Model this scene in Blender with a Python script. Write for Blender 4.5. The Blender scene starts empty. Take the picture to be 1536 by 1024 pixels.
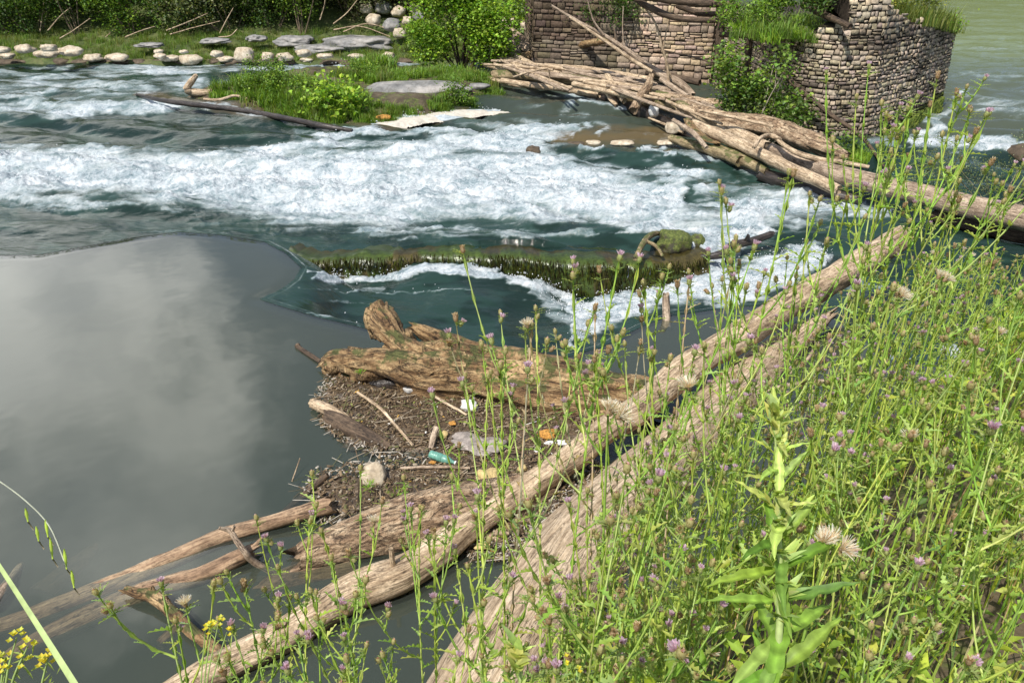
import bpy, math, random
import numpy as np
from mathutils import Vector, Matrix, noise
random.seed(7); RS = np.random.RandomState(11)
C = bpy.context.scene.collection
R = math.radians
# ------------------------------------------------------------------ camera
FPX = 1109.0; PITCH = R(30.0); CAM = Vector((0, 0, 4.0))
cd = bpy.data.cameras.new('camera'); cam = bpy.data.objects.new('camera', cd); C.objects.link(cam)
cam.location = CAM; cam.rotation_euler = (R(90) - PITCH, 0, 0)
cd.sensor_width = 36; cd.lens = 36 * FPX / 1536; cd.clip_end = 2000; cd.clip_start = 0.02
bpy.context.scene.camera = cam
FW = Vector((0, math.cos(PITCH), -math.sin(PITCH))); UP = Vector((0, math.sin(PITCH), math.cos(PITCH)))
def ray(px, py): return FW + Vector(((px - 768) / FPX, 0, 0)) + UP * ((512 - py) / FPX)
def P(px, py, z=0.0):
    r = ray(px, py); t = (z - CAM.z) / r.z
    return CAM + r * t
def PD(px, py, depth): return CAM + ray(px, py) * depth
def dep(p): return (Vector(p) - CAM).dot(FW)
def proj(p):
    v = Vector(p) - CAM; d = v.dot(FW)
    return 768 + FPX * v.x / d, 512 - FPX * v.dot(UP) / d
# ------------------------------------------------------------------ numpy noise
def _h(ix, iy, seed):
    n = (ix.astype(np.int64) * 374761393 + iy.astype(np.int64) * 668265263 + seed * 1442695041) & 0xffffffff
    n = ((n ^ (n >> 13)) * 1274126177) & 0xffffffff
    return ((n ^ (n >> 16)) & 0xffff) / 65535.0
def vn(x, y, seed=0):
    ix = np.floor(x); iy = np.floor(y); fx = x - ix; fy = y - iy
    fx = fx * fx * (3 - 2 * fx); fy = fy * fy * (3 - 2 * fy)
    a = _h(ix, iy, seed); b = _h(ix + 1, iy, seed); c = _h(ix, iy + 1, seed); d = _h(ix + 1, iy + 1, seed)
    return (a * (1 - fx) + b * fx) * (1 - fy) + (c * (1 - fx) + d * fx) * fy
def fbm(x, y, o=4, seed=0):
    s = 0; a = .5; t = 0
    for i in range(o):
        s = s + a * vn(x, y, seed + i * 17); t += a; x, y = x * 1.9 * .8 - y * 1.9 * .6 + 5, x * 1.9 * .6 + y * 1.9 * .8 + 9; a *= .55
    return s / t
def sstep(a, b, x):
    t = np.clip((x - a) / (b - a), 0, 1); return t * t * (3 - 2 * t)
# ------------------------------------------------------------------ materials
MATS = {}
class NT:
    def __init__(s, name):
        s.m = bpy.data.materials.new(name); s.m.use_nodes = True; s.t = s.m.node_tree; s.t.nodes.clear()
        s.out = s.n('ShaderNodeOutputMaterial'); MATS[name] = s.m
    def n(s, typ, **kw):
        nd = s.t.nodes.new(typ)
        for k, v in kw.items():
            if k.startswith('i_'):
                key = k[2:]; key = int(key) if key.isdigit() else key.replace('_', ' ')
                nd.inputs[key].default_value = v
            else: setattr(nd, k, v)
        return nd
    def l(s, a, b, ao=0, bi=0):
        o = a.outputs[ao]; i = b.inputs[bi]; s.t.links.new(o, i)
    def noise(s, vec=None, scale=5, detail=4, rough=.55, dist=0, vo=0):
        nd = s.n('ShaderNodeTexNoise'); nd.inputs['Scale'].default_value = scale; nd.inputs['Detail'].default_value = detail
        nd.inputs['Roughness'].default_value = rough; nd.inputs['Distortion'].default_value = dist
        if vec: s.l(vec, nd, vo, 'Vector')
        return nd
    def ramp(s, src, stops, so=0):
        nd = s.n('ShaderNodeValToRGB'); s.l(src, nd, so, 0); e = nd.color_ramp.elements
        while len(e) > 1: e.remove(e[-1])
        for i, (p, c) in enumerate(stops):
            el = e[0] if i == 0 else e.new(p)
            el.position = p; el.color = (*c, 1) if len(c) == 3 else c
        return nd
    def mix(s, f, a, b, typ='MIX', fo=0):
        nd = s.n('ShaderNodeMix', data_type='RGBA', blend_type=typ)
        if isinstance(f, (int, float)): nd.inputs[0].default_value = f
        else: s.l(f, nd, fo, 0)
        for v, i in ((a, 6), (b, 7)):
            if isinstance(v, tuple): nd.inputs[i].default_value = (*v, 1) if len(v) == 3 else v
            else: s.l(v[0] if isinstance(v, list) else v, nd, v[1] if isinstance(v, list) else (2 if v.bl_idname == 'ShaderNodeMix' else 0), i)
        return nd
    def math(s, op, a, b=None, ao=0, bo=0, clamp=False):
        nd = s.n('ShaderNodeMath', operation=op); nd.use_clamp = clamp
        for v, i, o in ((a, 0, ao), (b, 1, bo)):
            if v is None: continue
            if isinstance(v, (int, float)): nd.inputs[i].default_value = v
            else: s.l(v, nd, o, i)
        return nd
def out_idx(nd): return 2 if nd.bl_idname == 'ShaderNodeMix' else 0

def wood(name, cols, rough=.8, moss=0.0, grain=1.0, bump=.5, bark=False, wet=0, dk=1.0):
    m = NT(name); at = m.n('ShaderNodeAttribute', attribute_name='gc')
    mp = m.n('ShaderNodeMapping'); mp.inputs['Scale'].default_value = (1, 1, .1 if not bark else .3); m.l(at, mp, 1, 'Vector')
    n1 = m.noise(mp, 28 * grain, 6, .65, .5); n2 = m.noise(mp, 90 * grain, 4, .6)
    n3 = m.noise(at, 5, 4, .6, vo=1)
    r1 = m.ramp(n1, [(.28, cols[0]), (.45, cols[1]), (.62, cols[2])])
    r2 = m.ramp(n2, [(.32, (.38, .33, .28)), (.5, (1, 1, 1))])
    mx = m.mix(.75 * dk, r1, r2, 'MULTIPLY')
    r3 = m.ramp(n3, [(.35, (.58, .52, .46)), (.6, (1.15, 1.12, 1.08))])
    mx2 = m.mix(.8 * dk, mx, r3, 'MULTIPLY')
    mc = m.n('ShaderNodeMapping'); mc.inputs['Scale'].default_value = (1, 1, .07 if not bark else .25); m.l(at, mc, 1, 'Vector')
    nc = m.noise(mc, 17 * grain, 5, .62, .8); crk = m.ramp(nc, [(.455, (1, 1, 1)), (.485, (.16, .13, .11)), (.51, (1, 1, 1)), (.6, (1, 1, 1)), (.615, (.3, .26, .23)), (.64, (1, 1, 1))])
    nk = m.noise(at, 11, 3, .6, vo=1); mk = m.ramp(nk, [(.42, (0, 0, 0)), (.55, (1, 1, 1))])
    cm = m.mix(mk, [mx2, 2], [m.mix(1.0, mx2, crk, 'MULTIPLY'), 2]); n5 = m.noise(at, 42, 5, .7, vo=1); r5 = m.ramp(n5, [(.38, (.42, .38, .35)), (.5, (1, 1, 1)), (.66, (1.3, 1.28, 1.25))])
    nc2 = m.noise(mc, 62 * grain, 5, .6, 1.0); crk2 = m.ramp(nc2, [(.44, (1, 1, 1)), (.475, (.25, .2, .17)), (.5, (1, 1, 1)), (.58, (1, 1, 1)), (.6, (.35, .3, .27)), (.625, (1, 1, 1))])
    cm = m.mix(.7 * dk, cm, crk2, 'MULTIPLY')
    mx2 = m.mix(.55 * dk, cm, r5, 'MULTIPLY')
    if moss:
        geo = m.n('ShaderNodeNewGeometry'); sx = m.n('ShaderNodeSeparateXYZ'); m.l(geo, sx, 1, 0)
        nm = m.noise(at, 7, 5, .65, vo=1)
        ad = m.math('ADD', nm, m.math('MULTIPLY', sx, .18, ao=2)); rr = m.ramp(ad, [(.72 - .3 * moss, (0, 0, 0)), (.8 - .3 * moss, (1, 1, 1))])
        mx2 = m.mix(rr, mx2, (.10, .105, .03))
    b = m.n('ShaderNodeBsdfPrincipled'); b.inputs['Roughness'].default_value = rough
    m.l(mx2, b, 2, 'Base Color')
    hs = m.math('ADD', m.math('ADD', m.math('MULTIPLY', n1, 1.0), m.math('MULTIPLY', n2, .5)), m.math('ADD', m.math('MULTIPLY', crk, .5), m.math('MULTIPLY', n5, .6)))
    bp = m.n('ShaderNodeBump'); bp.inputs['Strength'].default_value = bump; bp.inputs['Distance'].default_value = .012 if not bark else .035
    m.l(hs, bp, 0, 'Height'); m.l(bp, b, 0, 'Normal'); m.l(b, m.out)
    return m.m
wood('drift_pale', [(.20, .14, .085), (.54, .42, .28), (.74, .61, .44)])
wood('drift_grey', [(.16, .12, .085), (.41, .32, .235), (.58, .48, .37)])
wood('drift_orange', [(.06, .032, .015), (.30, .185, .085), (.60, .44, .235)], grain=.45, bump=1.0, moss=.2, bark=True, dk=.9)
wood('drift_dark', [(.03, .02, .014), (.10, .07, .045), (.19, .135, .09)])
wood('drift_mossy', [(.10, .08, .04), (.34, .27, .15), (.48, .39, .24)], moss=.42)
wood('bark_wood', [(.09, .055, .03), (.42, .29, .18), (.72, .57, .39)], bark=True, grain=.6, bump=1.0, dk=.8)
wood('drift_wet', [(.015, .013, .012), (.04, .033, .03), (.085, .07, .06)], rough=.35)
wood('trunk_weathered', [(.22, .155, .095), (.52, .40, .265), (.70, .57, .41)], grain=1.3, bump=.8, dk=.6)
wood('drift_brown', [(.10, .06, .035), (.36, .24, .15), (.55, .40, .26)], dk=.8)
wood('drift_sunk', [(.13, .085, .05), (.27, .19, .12), (.36, .26, .17)])

def plain(name, col, rough=.6, nscale=40, var=.35, bump=.0, spec=.5, coord='Object', col2=None):
    m = NT(name); tc = m.n('ShaderNodeTexCoord'); k = {'Generated': 0, 'Object': 3}[coord]
    n = m.noise(tc, nscale, 5, .6, vo=k)
    c2 = col2 or tuple(x * (1 - var) for x in col)
    r = m.ramp(n, [(.35, c2), (.62, col)])
    b = m.n('ShaderNodeBsdfPrincipled'); b.inputs['Roughness'].default_value = rough; b.inputs['Specular IOR Level'].default_value = spec
    m.l(r, b, 0, 'Base Color')
    if bump:
        bp = m.n('ShaderNodeBump'); bp.inputs['Strength'].default_value = bump; bp.inputs['Distance'].default_value = .02
        m.l(n, bp, 0, 'Height'); m.l(bp, b, 0, 'Normal')
    m.l(b, m.out); return m.m
def rock(name, a, b_, c, sc=6, moss=0):
    m = NT(name); tc = m.n('ShaderNodeTexCoord'); n1 = m.noise(tc, sc, 7, .65, .3, vo=3); n2 = m.noise(tc, sc * 6, 5, .7, vo=3)
    r = m.ramp(n1, [(.3, a), (.48, b_), (.65, c)]); r2 = m.ramp(n2, [(.35, (.5, .48, .45)), (.55, (1, 1, 1))])
    mx = m.mix(.7, r, r2, 'MULTIPLY')
    if moss:
        geo = m.n('ShaderNodeNewGeometry'); sx = m.n('ShaderNodeSeparateXYZ'); m.l(geo, sx, 1, 0)
        nm = m.noise(tc, sc * 1.7, 5, .7, vo=3); ad = m.math('ADD', nm, m.math('MULTIPLY', sx, .15, ao=2))
        rr = m.ramp(ad, [(.75 - .35 * moss, (0, 0, 0)), (.85 - .35 * moss, (1, 1, 1))]); mx = m.mix(rr, mx, [m.ramp(n2, [(.35, (.03, .045, .008)), (.5, (.085, .11, .018)), (.62, (.15, .17, .04))]), 0])
    b = m.n('ShaderNodeBsdfPrincipled'); b.inputs['Roughness'].default_value = .8; m.l(mx, b, 2, 'Base Color')
    bp = m.n('ShaderNodeBump'); bp.inputs['Strength'].default_value = .7; bp.inputs['Distance'].default_value = .03
    m.l(m.math('ADD', n1, m.math('MULTIPLY', n2, .4)), bp, 0, 'Height'); m.l(bp, b, 0, 'Normal'); m.l(b, m.out); return m.m
rock('rock_pale', (.24, .18, .11), (.52, .43, .31), (.74, .66, .52), 3)
rock('rock_grey', (.10, .10, .10), (.24, .235, .225), (.42, .39, .36), 1.2)
rock('rock_wet', (.03, .022, .015), (.09, .065, .04), (.16, .12, .08), 3)
rock('rock_mossy', (.02, .02, .012), (.06, .055, .03), (.13, .12, .06), 5, moss=.8)
rock('soil', (.03, .02, .012), (.075, .055, .03), (.13, .1, .06), 2, moss=.3)
plain('orange', (.62, .30, .06), .8, 60, .6, .5)
plain('foam_cream', (.60, .55, .46), .8, 12, .25, .4)
plain('white_foam', (.8, .79, .76), .7, 40, .2, .5)
plain('pale_lump', (.55, .53, .5), .6, 30, .5, .6)
plain('yellow_lump', (.66, .5, .22), .8, 40, .4, .6)
plain('grey_sheet', (.36, .31, .27), .35, 18, .5, .8)
plain('bottle_green', (.16, .38, .30), .35, 30, .35, .1, .5)
rock('turf', (.03, .045, .01), (.07, .10, .02), (.14, .14, .05), 2)

def vcmat(name, rough=.7, trans=0.0, spec=.3, nscale=60, bump=0, nvar=.25, boost=1.0):
    m = NT(name); at = m.n('ShaderNodeAttribute', attribute_name='col'); tc = m.n('ShaderNodeTexCoord')
    n = m.noise(tc, nscale, 3, .6, vo=3); r = m.ramp(n, [(.3, (1 - nvar,) * 3), (.65, (1 + nvar * .4,) * 3)])
    mx = m.mix(1.0, [at, 0], [r, 0], 'MULTIPLY')
    b = m.n('ShaderNodeBsdfPrincipled'); b.inputs['Roughness'].default_value = rough; b.inputs['Specular IOR Level'].default_value = spec
    m.l(mx, b, 2, 'Base Color')
    if bump:
        bp = m.n('ShaderNodeBump'); bp.inputs['Strength'].default_value = bump; bp.inputs['Distance'].default_value = .02
        m.l(n, bp, 0, 'Height'); m.l(bp, b, 0, 'Normal')
    last = b
    if trans:
        t = m.n('ShaderNodeBsdfTranslucent'); ty = m.mix(1.0, [mx, 2], (1.25 * boost, 1.2 * boost, .6 * boost), 'MULTIPLY'); m.l(ty, t, 2, 0)
        ms = m.n('ShaderNodeMixShader'); ms.inputs[0].default_value = trans; m.l(b, ms, 0, 1); m.l(t, ms, 0, 2); last = ms
    m.l(last, m.out); return m.m
vcmat('leaf', .5, .42, .35); vcmat('stem', .6, .1, .3); vcmat('bits', .75, 0, .3, 80, .3)
vcmat('stones', .85, 0, .2, 14, .9, .45); vcmat('fluff', .9, .4, .1); vcmat('wet_silt', .38, 0, .5, 60, .5, .3); vcmat('drymoss', .9, .15, .05, 20, 0, .5); vcmat('wetmoss', .32, 0, .5, 22, .3, .5)

# water ------------------------------------------------------------
def make_river():
    m = NT('river'); tc = m.n('ShaderNodeTexCoord'); fo = m.n('ShaderNodeAttribute', attribute_name='foam'); wc = m.n('ShaderNodeAttribute', attribute_name='col')
    w = m.noise(tc, 1.3, 3, .5, vo=3)
    wv = m.n('ShaderNodeVectorMath', operation='MULTIPLY_ADD'); m.l(w, wv, 1, 0); wv.inputs[1].default_value = (.5, .5, .5); m.l(tc, wv, 3, 2)
    mp = m.n('ShaderNodeMapping'); mp.inputs['Scale'].default_value = (.42, 1.35, 1); m.l(wv, mp, 0, 0)
    n1 = m.noise(mp, 4.5, 9, .68, .4); n2 = m.noise(mp, 22, 6, .7, .6)
    s = m.math('ADD', m.math('MULTIPLY', n1, .62), m.math('MULTIPLY', n2, .38))
    s = m.math('ADD', s, fo, bo=2); s = m.math('SUBTRACT', s, 1.0)
    fac = m.math('ADD', m.math('MULTIPLY', s, 2.3), .42, clamp=True)
    # thin froth lacing on the moving water
    vr = m.n('ShaderNodeTexVoronoi', feature='DISTANCE_TO_EDGE'); m.l(mp, vr, 0, 'Vector'); vr.inputs['Scale'].default_value = 5
    mf = m.n('ShaderNodeMapping'); mf.inputs['Scale'].default_value = (.5, 1.3, 1); m.l(wv, mf, 0, 0); nf = m.math('ADD', m.math('MULTIPLY', m.noise(mf, 3.2, 8, .72, .8), .65), m.math('MULTIPLY', m.noise(mf, 34, 5, .75), .35)); foam_shade = m.ramp(nf, [(.40, (.15, .21, .235)), (.465, (.34, .40, .43)), (.53, (.52, .56, .58)), (.62, (.70, .725, .73))])  # blue-grey stops paint shading between froth lumps into the foam colour
    b = m.n('ShaderNodeBsdfPrincipled')
    cm = m.mix(fac, [wc, 0], foam_shade); m.l(cm, b, 2, 'Base Color')
    rg = m.math('ADD', m.math('MULTIPLY', fac, .5), .07); m.l(rg, b, 0, 'Roughness'); b.inputs['IOR'].default_value = 1.36
    nb = m.noise(mp, 9, 6, .6); h = m.math('ADD', m.math('MULTIPLY', nb, .5), m.math('MULTIPLY', m.math('MULTIPLY', m.noise(mf, 30, 6, .75), fac), 1.2))
    bp = m.n('ShaderNodeBump'); bp.inputs['Strength'].default_value = .55; bp.inputs['Distance'].default_value = .05
    m.l(h, bp, 0, 'Height'); m.l(bp, b, 0, 'Normal'); m.l(b, m.out)
make_river()
def make_pool():
    def base(name, alpha, top):
        m = NT(name); tc = m.n('ShaderNodeTexCoord'); n = m.noise(tc, .35, 4, .5, vo=3)
        r = m.ramp(n, [(.3, (.086, .106, .092)), (.7, (.116, .128, .098))])
        d = m.n('ShaderNodeBsdfDiffuse'); m.l(r, d, 0, 0)
        tr = m.n('ShaderNodeBsdfTransparent'); tr.inputs[0].default_value = (.82, .86, .8, 1)
        ms = m.n('ShaderNodeMixShader'); ms.inputs[0].default_value = alpha; m.l(tr, ms, 0, 1); m.l(d, ms, 0, 2)
        last = ms
        if top:
            nb = m.noise(tc, 1.1, 3, .5, vo=3); n2 = m.noise(tc, 9, 3, .5, vo=3)
            bp = m.n('ShaderNodeBump'); bp.inputs['Strength'].default_value = .06; bp.inputs['Distance'].default_value = .08
            m.l(nb, bp, 0, 'Height')
            g = m.n('ShaderNodeBsdfGlossy'); g.inputs['Roughness'].default_value = .03; g.inputs[0].default_value = (1, 1, 1, 1); m.l(bp, g, 0, 'Normal')
            f = m.n('ShaderNodeFresnel'); f.inputs[0].default_value = 1.5; m.l(bp, f, 0, 'Normal')
            m2 = m.n('ShaderNodeMixShader'); m.l(f, m2, 0, 0); m.l(ms, m2, 0, 1); m.l(g, m2, 0, 2); last = m2
        m.l(last, m.out)
    base('pool_top', .24, True); base('pool_murk', .5, False); base('pool_bed', 1.0, False)
make_pool()
# ------------------------------------------------------------------ mesh builder
class MB:
    def __init__(s): s.v = []; s.f = []; s.c = []; s.g = []; s.n = 0
    def add(s, v, f, c=(1, 1, 1), g=None):
        v = np.asarray(v, float).reshape(-1, 3); k = len(v)
        s.v.append(v); off = s.n; s.f.extend([tuple(i + off for i in q) for q in f])
        c = np.asarray(c, float)
        s.c.append(np.tile(c[:3], (k, 1)) if c.ndim == 1 else c)
        s.g.append(np.zeros((k, 3)) if g is None else np.asarray(g, float)); s.n += k
    def merge(s, o, M=None, tint=None, jitter=0):
        v = np.concatenate(o.v) if len(o.v) > 1 else o.v[0]; c = np.concatenate(o.c)
        if M is not None:
            A = np.array(M); v = v @ A[:3, :3].T + A[:3, 3]
        if tint is not None: c = c * np.asarray(tint)
        off = s.n; s.v.append(v); s.c.append(c); s.g.append(np.concatenate(o.g)); s.f.extend([tuple(i + off for i in q) for q in o.f]); s.n += len(v)
    def mesh(s, name, mat, smooth=True):
        me = bpy.data.meshes.new(name); v = np.concatenate(s.v); me.from_pydata(v.tolist(), [], s.f)
        a = me.attributes.new('col', 'FLOAT_COLOR', 'POINT'); c = np.ones((s.n, 4)); c[:, :3] = np.concatenate(s.c); a.data.foreach_set('color', c.ravel())
        a = me.attributes.new('gc', 'FLOAT_VECTOR', 'POINT'); a.data.foreach_set('vector', np.concatenate(s.g).ravel())
        if smooth: me.polygons.foreach_set('use_smooth', [True] * len(me.polygons))
        me.materials.append(MATS[mat]); me.update(); return me
    def build(s, name, mat, parent=None, smooth=True):
        o = bpy.data.objects.new(name, s.mesh(name, mat, smooth)); C.objects.link(o)
        if parent: o.parent = parent
        return o
def tag(o, label=None, cat=None, group=None, kind=None):
    if label: o['label'] = label
    if cat: o['category'] = cat
    if group: o['group'] = group
    if kind: o['kind'] = kind
    return o
def empty(name, loc=(0, 0, 0)):
    o = bpy.data.objects.new(name, None); o.location = loc; o.empty_display_size = .1; C.objects.link(o); return o
def catmull(pts, n):
    pts = [np.array(p, float) for p in pts]
    if len(pts) == 2: return np.array([pts[0] * (1 - t) + pts[1] * t for t in np.linspace(0, 1, n)])
    q = [2 * pts[0] - pts[1]] + pts + [2 * pts[-1] - pts[-2]]; seg = len(pts) - 1; out = []
    for t in np.linspace(0, seg, n):
        i = min(int(t), seg - 1); u = t - i; a, b, c, d = q[i:i + 4]
        out.append(.5 * ((2 * b) + (c - a) * u + (2 * a - 5 * b + 4 * c - d) * u * u + (3 * b - a - 3 * c + d) * u ** 3))
    return np.array(out)
def tube(mb, pts, rad, seg=10, rings=None, rough=.08, groove=.06, col=(1, 1, 1), seed=0, ragged=.0, lump=.1, hollow=0, flat=1.0):
    """pts world, rad list: a tapering stem with knots, grooves and broken ends"""
    L = sum((Vector(pts[i + 1]) - Vector(pts[i])).length for i in range(len(pts) - 1)); r0 = max(rad)
    rings = rings or int(max(6, min(90, L / (r0 * .45))))
    D = catmull([list(p) + [r] for p, r in zip(pts, rad)], rings)
    ce = D[:, :3]; rr = np.maximum(D[:, 3], .0008)
    T = np.gradient(ce, axis=0); T /= np.linalg.norm(T, axis=1)[:, None] + 1e-9
    up = np.array([0, 0, 1.0]) if abs(T[0][2]) < .9 else np.array([1.0, 0, 0])
    V = []; G = []; s = 0
    for i in range(rings):
        t = T[i]; a = np.cross(t, up); a /= np.linalg.norm(a) + 1e-9; b = np.cross(a, t)
        if i: s += np.linalg.norm(ce[i] - ce[i - 1])
        for k in range(seg):
            th = 2 * math.pi * k / seg; c_, s_ = math.cos(th), math.sin(th)
            q = Vector((c_ * 1.5, s_ * 1.5, s / (r0 * 5) + seed * 7.1)); m = 1
            if lump: m += lump * noise.noise(Vector((c_ * .8, s_ * .8, s / (r0 * 3) + seed)))
            if groove: m += groove * noise.noise(Vector((c_ * 5, s_ * 5, s / (r0 * 9) + seed)))
            if rough: m += rough * noise.fractal(q * 3, 1, 2, 3)
            sh = 0
            if ragged and (i == 0 or i == rings - 1): sh = ragged * r0 * noise.noise(Vector((c_ * 3, s_ * 3, seed + i))) * 2
            V.append(ce[i] + (a * c_ + b * s_ * flat) * rr[i] * m + t * sh); G.append((c_ * rr[i] + seed, s_ * rr[i], s))
    F = []
    for i in range(rings - 1):
        for k in range(seg):
            k2 = (k + 1) % seg; F.append((i * seg + k, i * seg + k2, (i + 1) * seg + k2, (i + 1) * seg + k))
    for i, sg in ((0, -1), (rings - 1, 1)):
        if hollow and i == hollow - 1 or (hollow == 2 and i): pass
        base = len(V); dpt = -.25 if ragged else .25
        for k in range(seg):
            V.append(ce[i] + (V[i * seg + k] - ce[i]) * .5 + T[i] * sg * rr[i] * dpt * .6); G.append((G[i * seg + k][0] * .5, G[i * seg + k][1] * .5, i * .1))
        V.append(ce[i] + T[i] * sg * rr[i] * dpt); G.append((seed, 0, 0)); cc = len(V) - 1
        for k in range(seg):
            k2 = (k + 1) % seg
            q = (i * seg + k, base + k, base + k2, i * seg + k2); F.append(q if sg > 0 else q[::-1])
            q = (base + k, cc, base + k2); F.append(q if sg > 0 else q[::-1])
    mb.add(V, [f[::-1] for f in F], col, G)
def pxpath(lst):
    """(px, py, axis height, radius in pixels) -> world points and radii"""
    pts = []; rad = []
    for px, py, z, r in lst:
        if isinstance(z, tuple): rr_ = ray(px, py); p = CAM + rr_ * (z[1] / rr_.y)
        else: p = P(px, py, z)
        pts.append(p); rad.append(r / FPX * dep(p))
    return pts, rad
NSEED = [1]
def log(name, label, lst, mat='drift_pale', cat='log', seg=12, group=None, ragged=.5, lump=.14, rough=.07, groove=.07, rings=None, twigs=(), flat=1.0):
    NSEED[0] += 1; pts, rad = pxpath(lst); mb = MB()
    o0 = sum(pts, Vector()) / len(pts); pts = [p - o0 for p in pts]
    tube(mb, pts, rad, seg, rings, rough, groove, seed=NSEED[0], ragged=ragged, lump=lump, flat=flat)
    o = mb.build(name, mat); o.location = o0; tag(o, label, cat, group)
    for tw in twigs:
        p2, r2 = pxpath(tw); b = MB(); NSEED[0] += 1
        tube(b, [p - o0 for p in p2], r2, max(7, seg * 2 // 3), None if seg < 30 else 50, rough, groove, seed=NSEED[0], ragged=.4, lump=max(.1, lump)); b.build('branch', mat, o)
    return o
def grid_mesh(name, X, Y, Z, mat, keep=None, attrs=None, col=None):
    ny, nx = X.shape; v = np.stack([X, Y, Z], -1).reshape(-1, 3)
    idx = np.arange(nx * ny).reshape(ny, nx)
    q = np.stack([idx[:-1, :-1], idx[:-1, 1:], idx[1:, 1:], idx[1:, :-1]], -1).reshape(-1, 4)
    if (X[0, 1] - X[0, 0]) * (Y[1, 0] - Y[0, 0]) < 0: q = q[:, ::-1]
    if keep is not None:
        k = keep.ravel(); q = q[k[q].all(1)]
    used = np.zeros(len(v), bool); used[q.ravel()] = True; rem = np.cumsum(used) - 1; v = v[used]; q = rem[q]
    me = bpy.data.meshes.new(name); me.vertices.add(len(v)); me.vertices.foreach_set('co', v.ravel())
    me.loops.add(q.size); me.loops.foreach_set('vertex_index', q.ravel().astype(np.int32))
    me.polygons.add(len(q)); me.polygons.foreach_set('loop_start', np.arange(0, q.size, 4, dtype=np.int32)); me.polygons.foreach_set('loop_total', np.full(len(q), 4, np.int32))
    me.polygons.foreach_set('use_smooth', np.ones(len(q), bool)); me.update(calc_edges=True)
    for k, a in (attrs or {}).items():
        at = me.attributes.new(k, 'FLOAT', 'POINT'); at.data.foreach_set('value', a.ravel()[used])
    if col is not None:
        at = me.attributes.new('col', 'FLOAT_COLOR', 'POINT'); c = np.ones((len(v), 4)); c[:, :3] = col.reshape(-1, 3)[used]; at.data.foreach_set('color', c.ravel())
    me.materials.append(MATS[mat]); o = bpy.data.objects.new(name, me); C.objects.link(o); return o
def poly_dist(X, Y, poly):
    """signed distance to a polygon (negative inside)"""
    d = np.full(X.shape, 1e9); ins = np.zeros(X.shape, bool); n = len(poly)
    for i in range(n):
        ax, ay = poly[i]; bx, by = poly[(i + 1) % n]; dx, dy = bx - ax, by - ay
        t = np.clip(((X - ax) * dx + (Y - ay) * dy) / (dx * dx + dy * dy + 1e-12), 0, 1)
        d = np.minimum(d, np.hypot(X - ax - t * dx, Y - ay - t * dy))
        cnd = ((ay > Y) != (by > Y)) & (X < (bx - ax) * (Y - ay) / (by - ay + 1e-12) + ax); ins ^= cnd
    return np.where(ins, -d, d)
def line_dist(X, Y, pts, sy=1.0):
    d = np.full(X.shape, 1e9); W = np.zeros(X.shape)
    for i in range(len(pts) - 1):
        ax, ay, wa = pts[i]; bx, by, wb = pts[i + 1]; dx, dy = bx - ax, (by - ay)
        t = np.clip(((X - ax) * dx + (Y - ay) * dy) / (dx * dx + dy * dy + 1e-12), 0, 1)
        q = np.hypot(X - ax - t * dx, Y - ay - t * dy) / (wa + (wb - wa) * t); d = np.minimum(d, q)
    return d
# ================================================================== WATER
RL = -0.42
pool_px = [(-2400, 400), (-1300, 385), (-500, 376), (-300, 378), (0, 381), (60, 380), (120, 369), (200, 355), (270, 346), (330, 350), (400, 361), (432, 378), (456, 400), (446, 418), (425, 434), (395, 447),
           (470, 470), (550, 489), (620, 512), (720, 535), (820, 540), (900, 517), (960, 486), (1000, 471), (1100, 457), (1200, 452), (1290, 490), (1330, 535), (1430, 548), (1600, 570), (1800, 600)]
pool = [tuple(P(x, y, 0)[:2]) for x, y in pool_px] + [(9, 1.0), (6, .3), (0, .2), (-24, .2)]
trough_c = [(455, 402, -.02), (425, 437, -.02), (500, 418, -.62), (560, 425, -.60), (640, 400, -.43), (690, 398, -.42), (730, 409, -.5), (784, 419, -.62), (868, 453, -.84), (950, 436, -.75), (1010, 402, -.6),
            (700, 440, -.5), (620, 450, -.55), (560, 470, -.45), (480, 440, -.4), (800, 480, -.72), (700, 500, -.6), (900, 495, -.7), (1060, 400, -.55), (1100, 362, -.42), (1200, 390, -.42), (1150, 430, -.5), (1050, 440, -.6), (840, 515, -.6), (600, 490, -.5), (760, 520, -.5)]
tc_w = [(*P(x, y, z)[:2], z) for x, y, z in trough_c]
trough_poly = [tuple(P(x, y, z)[:2]) for x, y, z in [(436, 374, -.2), (500, 378, -.25), (634, 368, -.25), (734, 366, -.25), (850, 372, -.25), (1000, 378, -.25), (1050, 372, -.3), (1110, 352, -.4), (1240, 390, -.4), (1235, 440, -.1),
                                                 (1100, 470, 0), (1000, 484, 0), (900, 530, 0), (820, 556, 0), (720, 552, 0), (550, 500, 0), (470, 480, 0), (390, 455, 0)]]
rows = np.concatenate([np.linspace(-112, 60, 170), np.linspace(61, 590, 560)])
ys = np.array([P(768, r, RL)[1] for r in rows]); us = np.concatenate([np.linspace(-2.4, -.87, 130), np.linspace(-.86, .80, 1050), np.linspace(.81, 1.7, 80)])
YY = ys[:, None] + 0 * us[None]; XX = us[None] * (ys[:, None] + 1.5)
sp = poly_dist(XX, YY, pool); st = poly_dist(XX, YY, trough_poly)
num = 0; den = 0
for x, y, z in tc_w:
    w = 1 / (((XX - x) ** 2 + (YY - y) ** 2) ** 1.6 + .004); num = num + w * z; den = den + w
ZT = num / den
ZR = RL - .05 * sstep(10, 30, YY) + .0 * XX
Z = np.where(st < 0, ZR + (ZT - ZR) * sstep(0, .14, -st), ZR)
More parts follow.
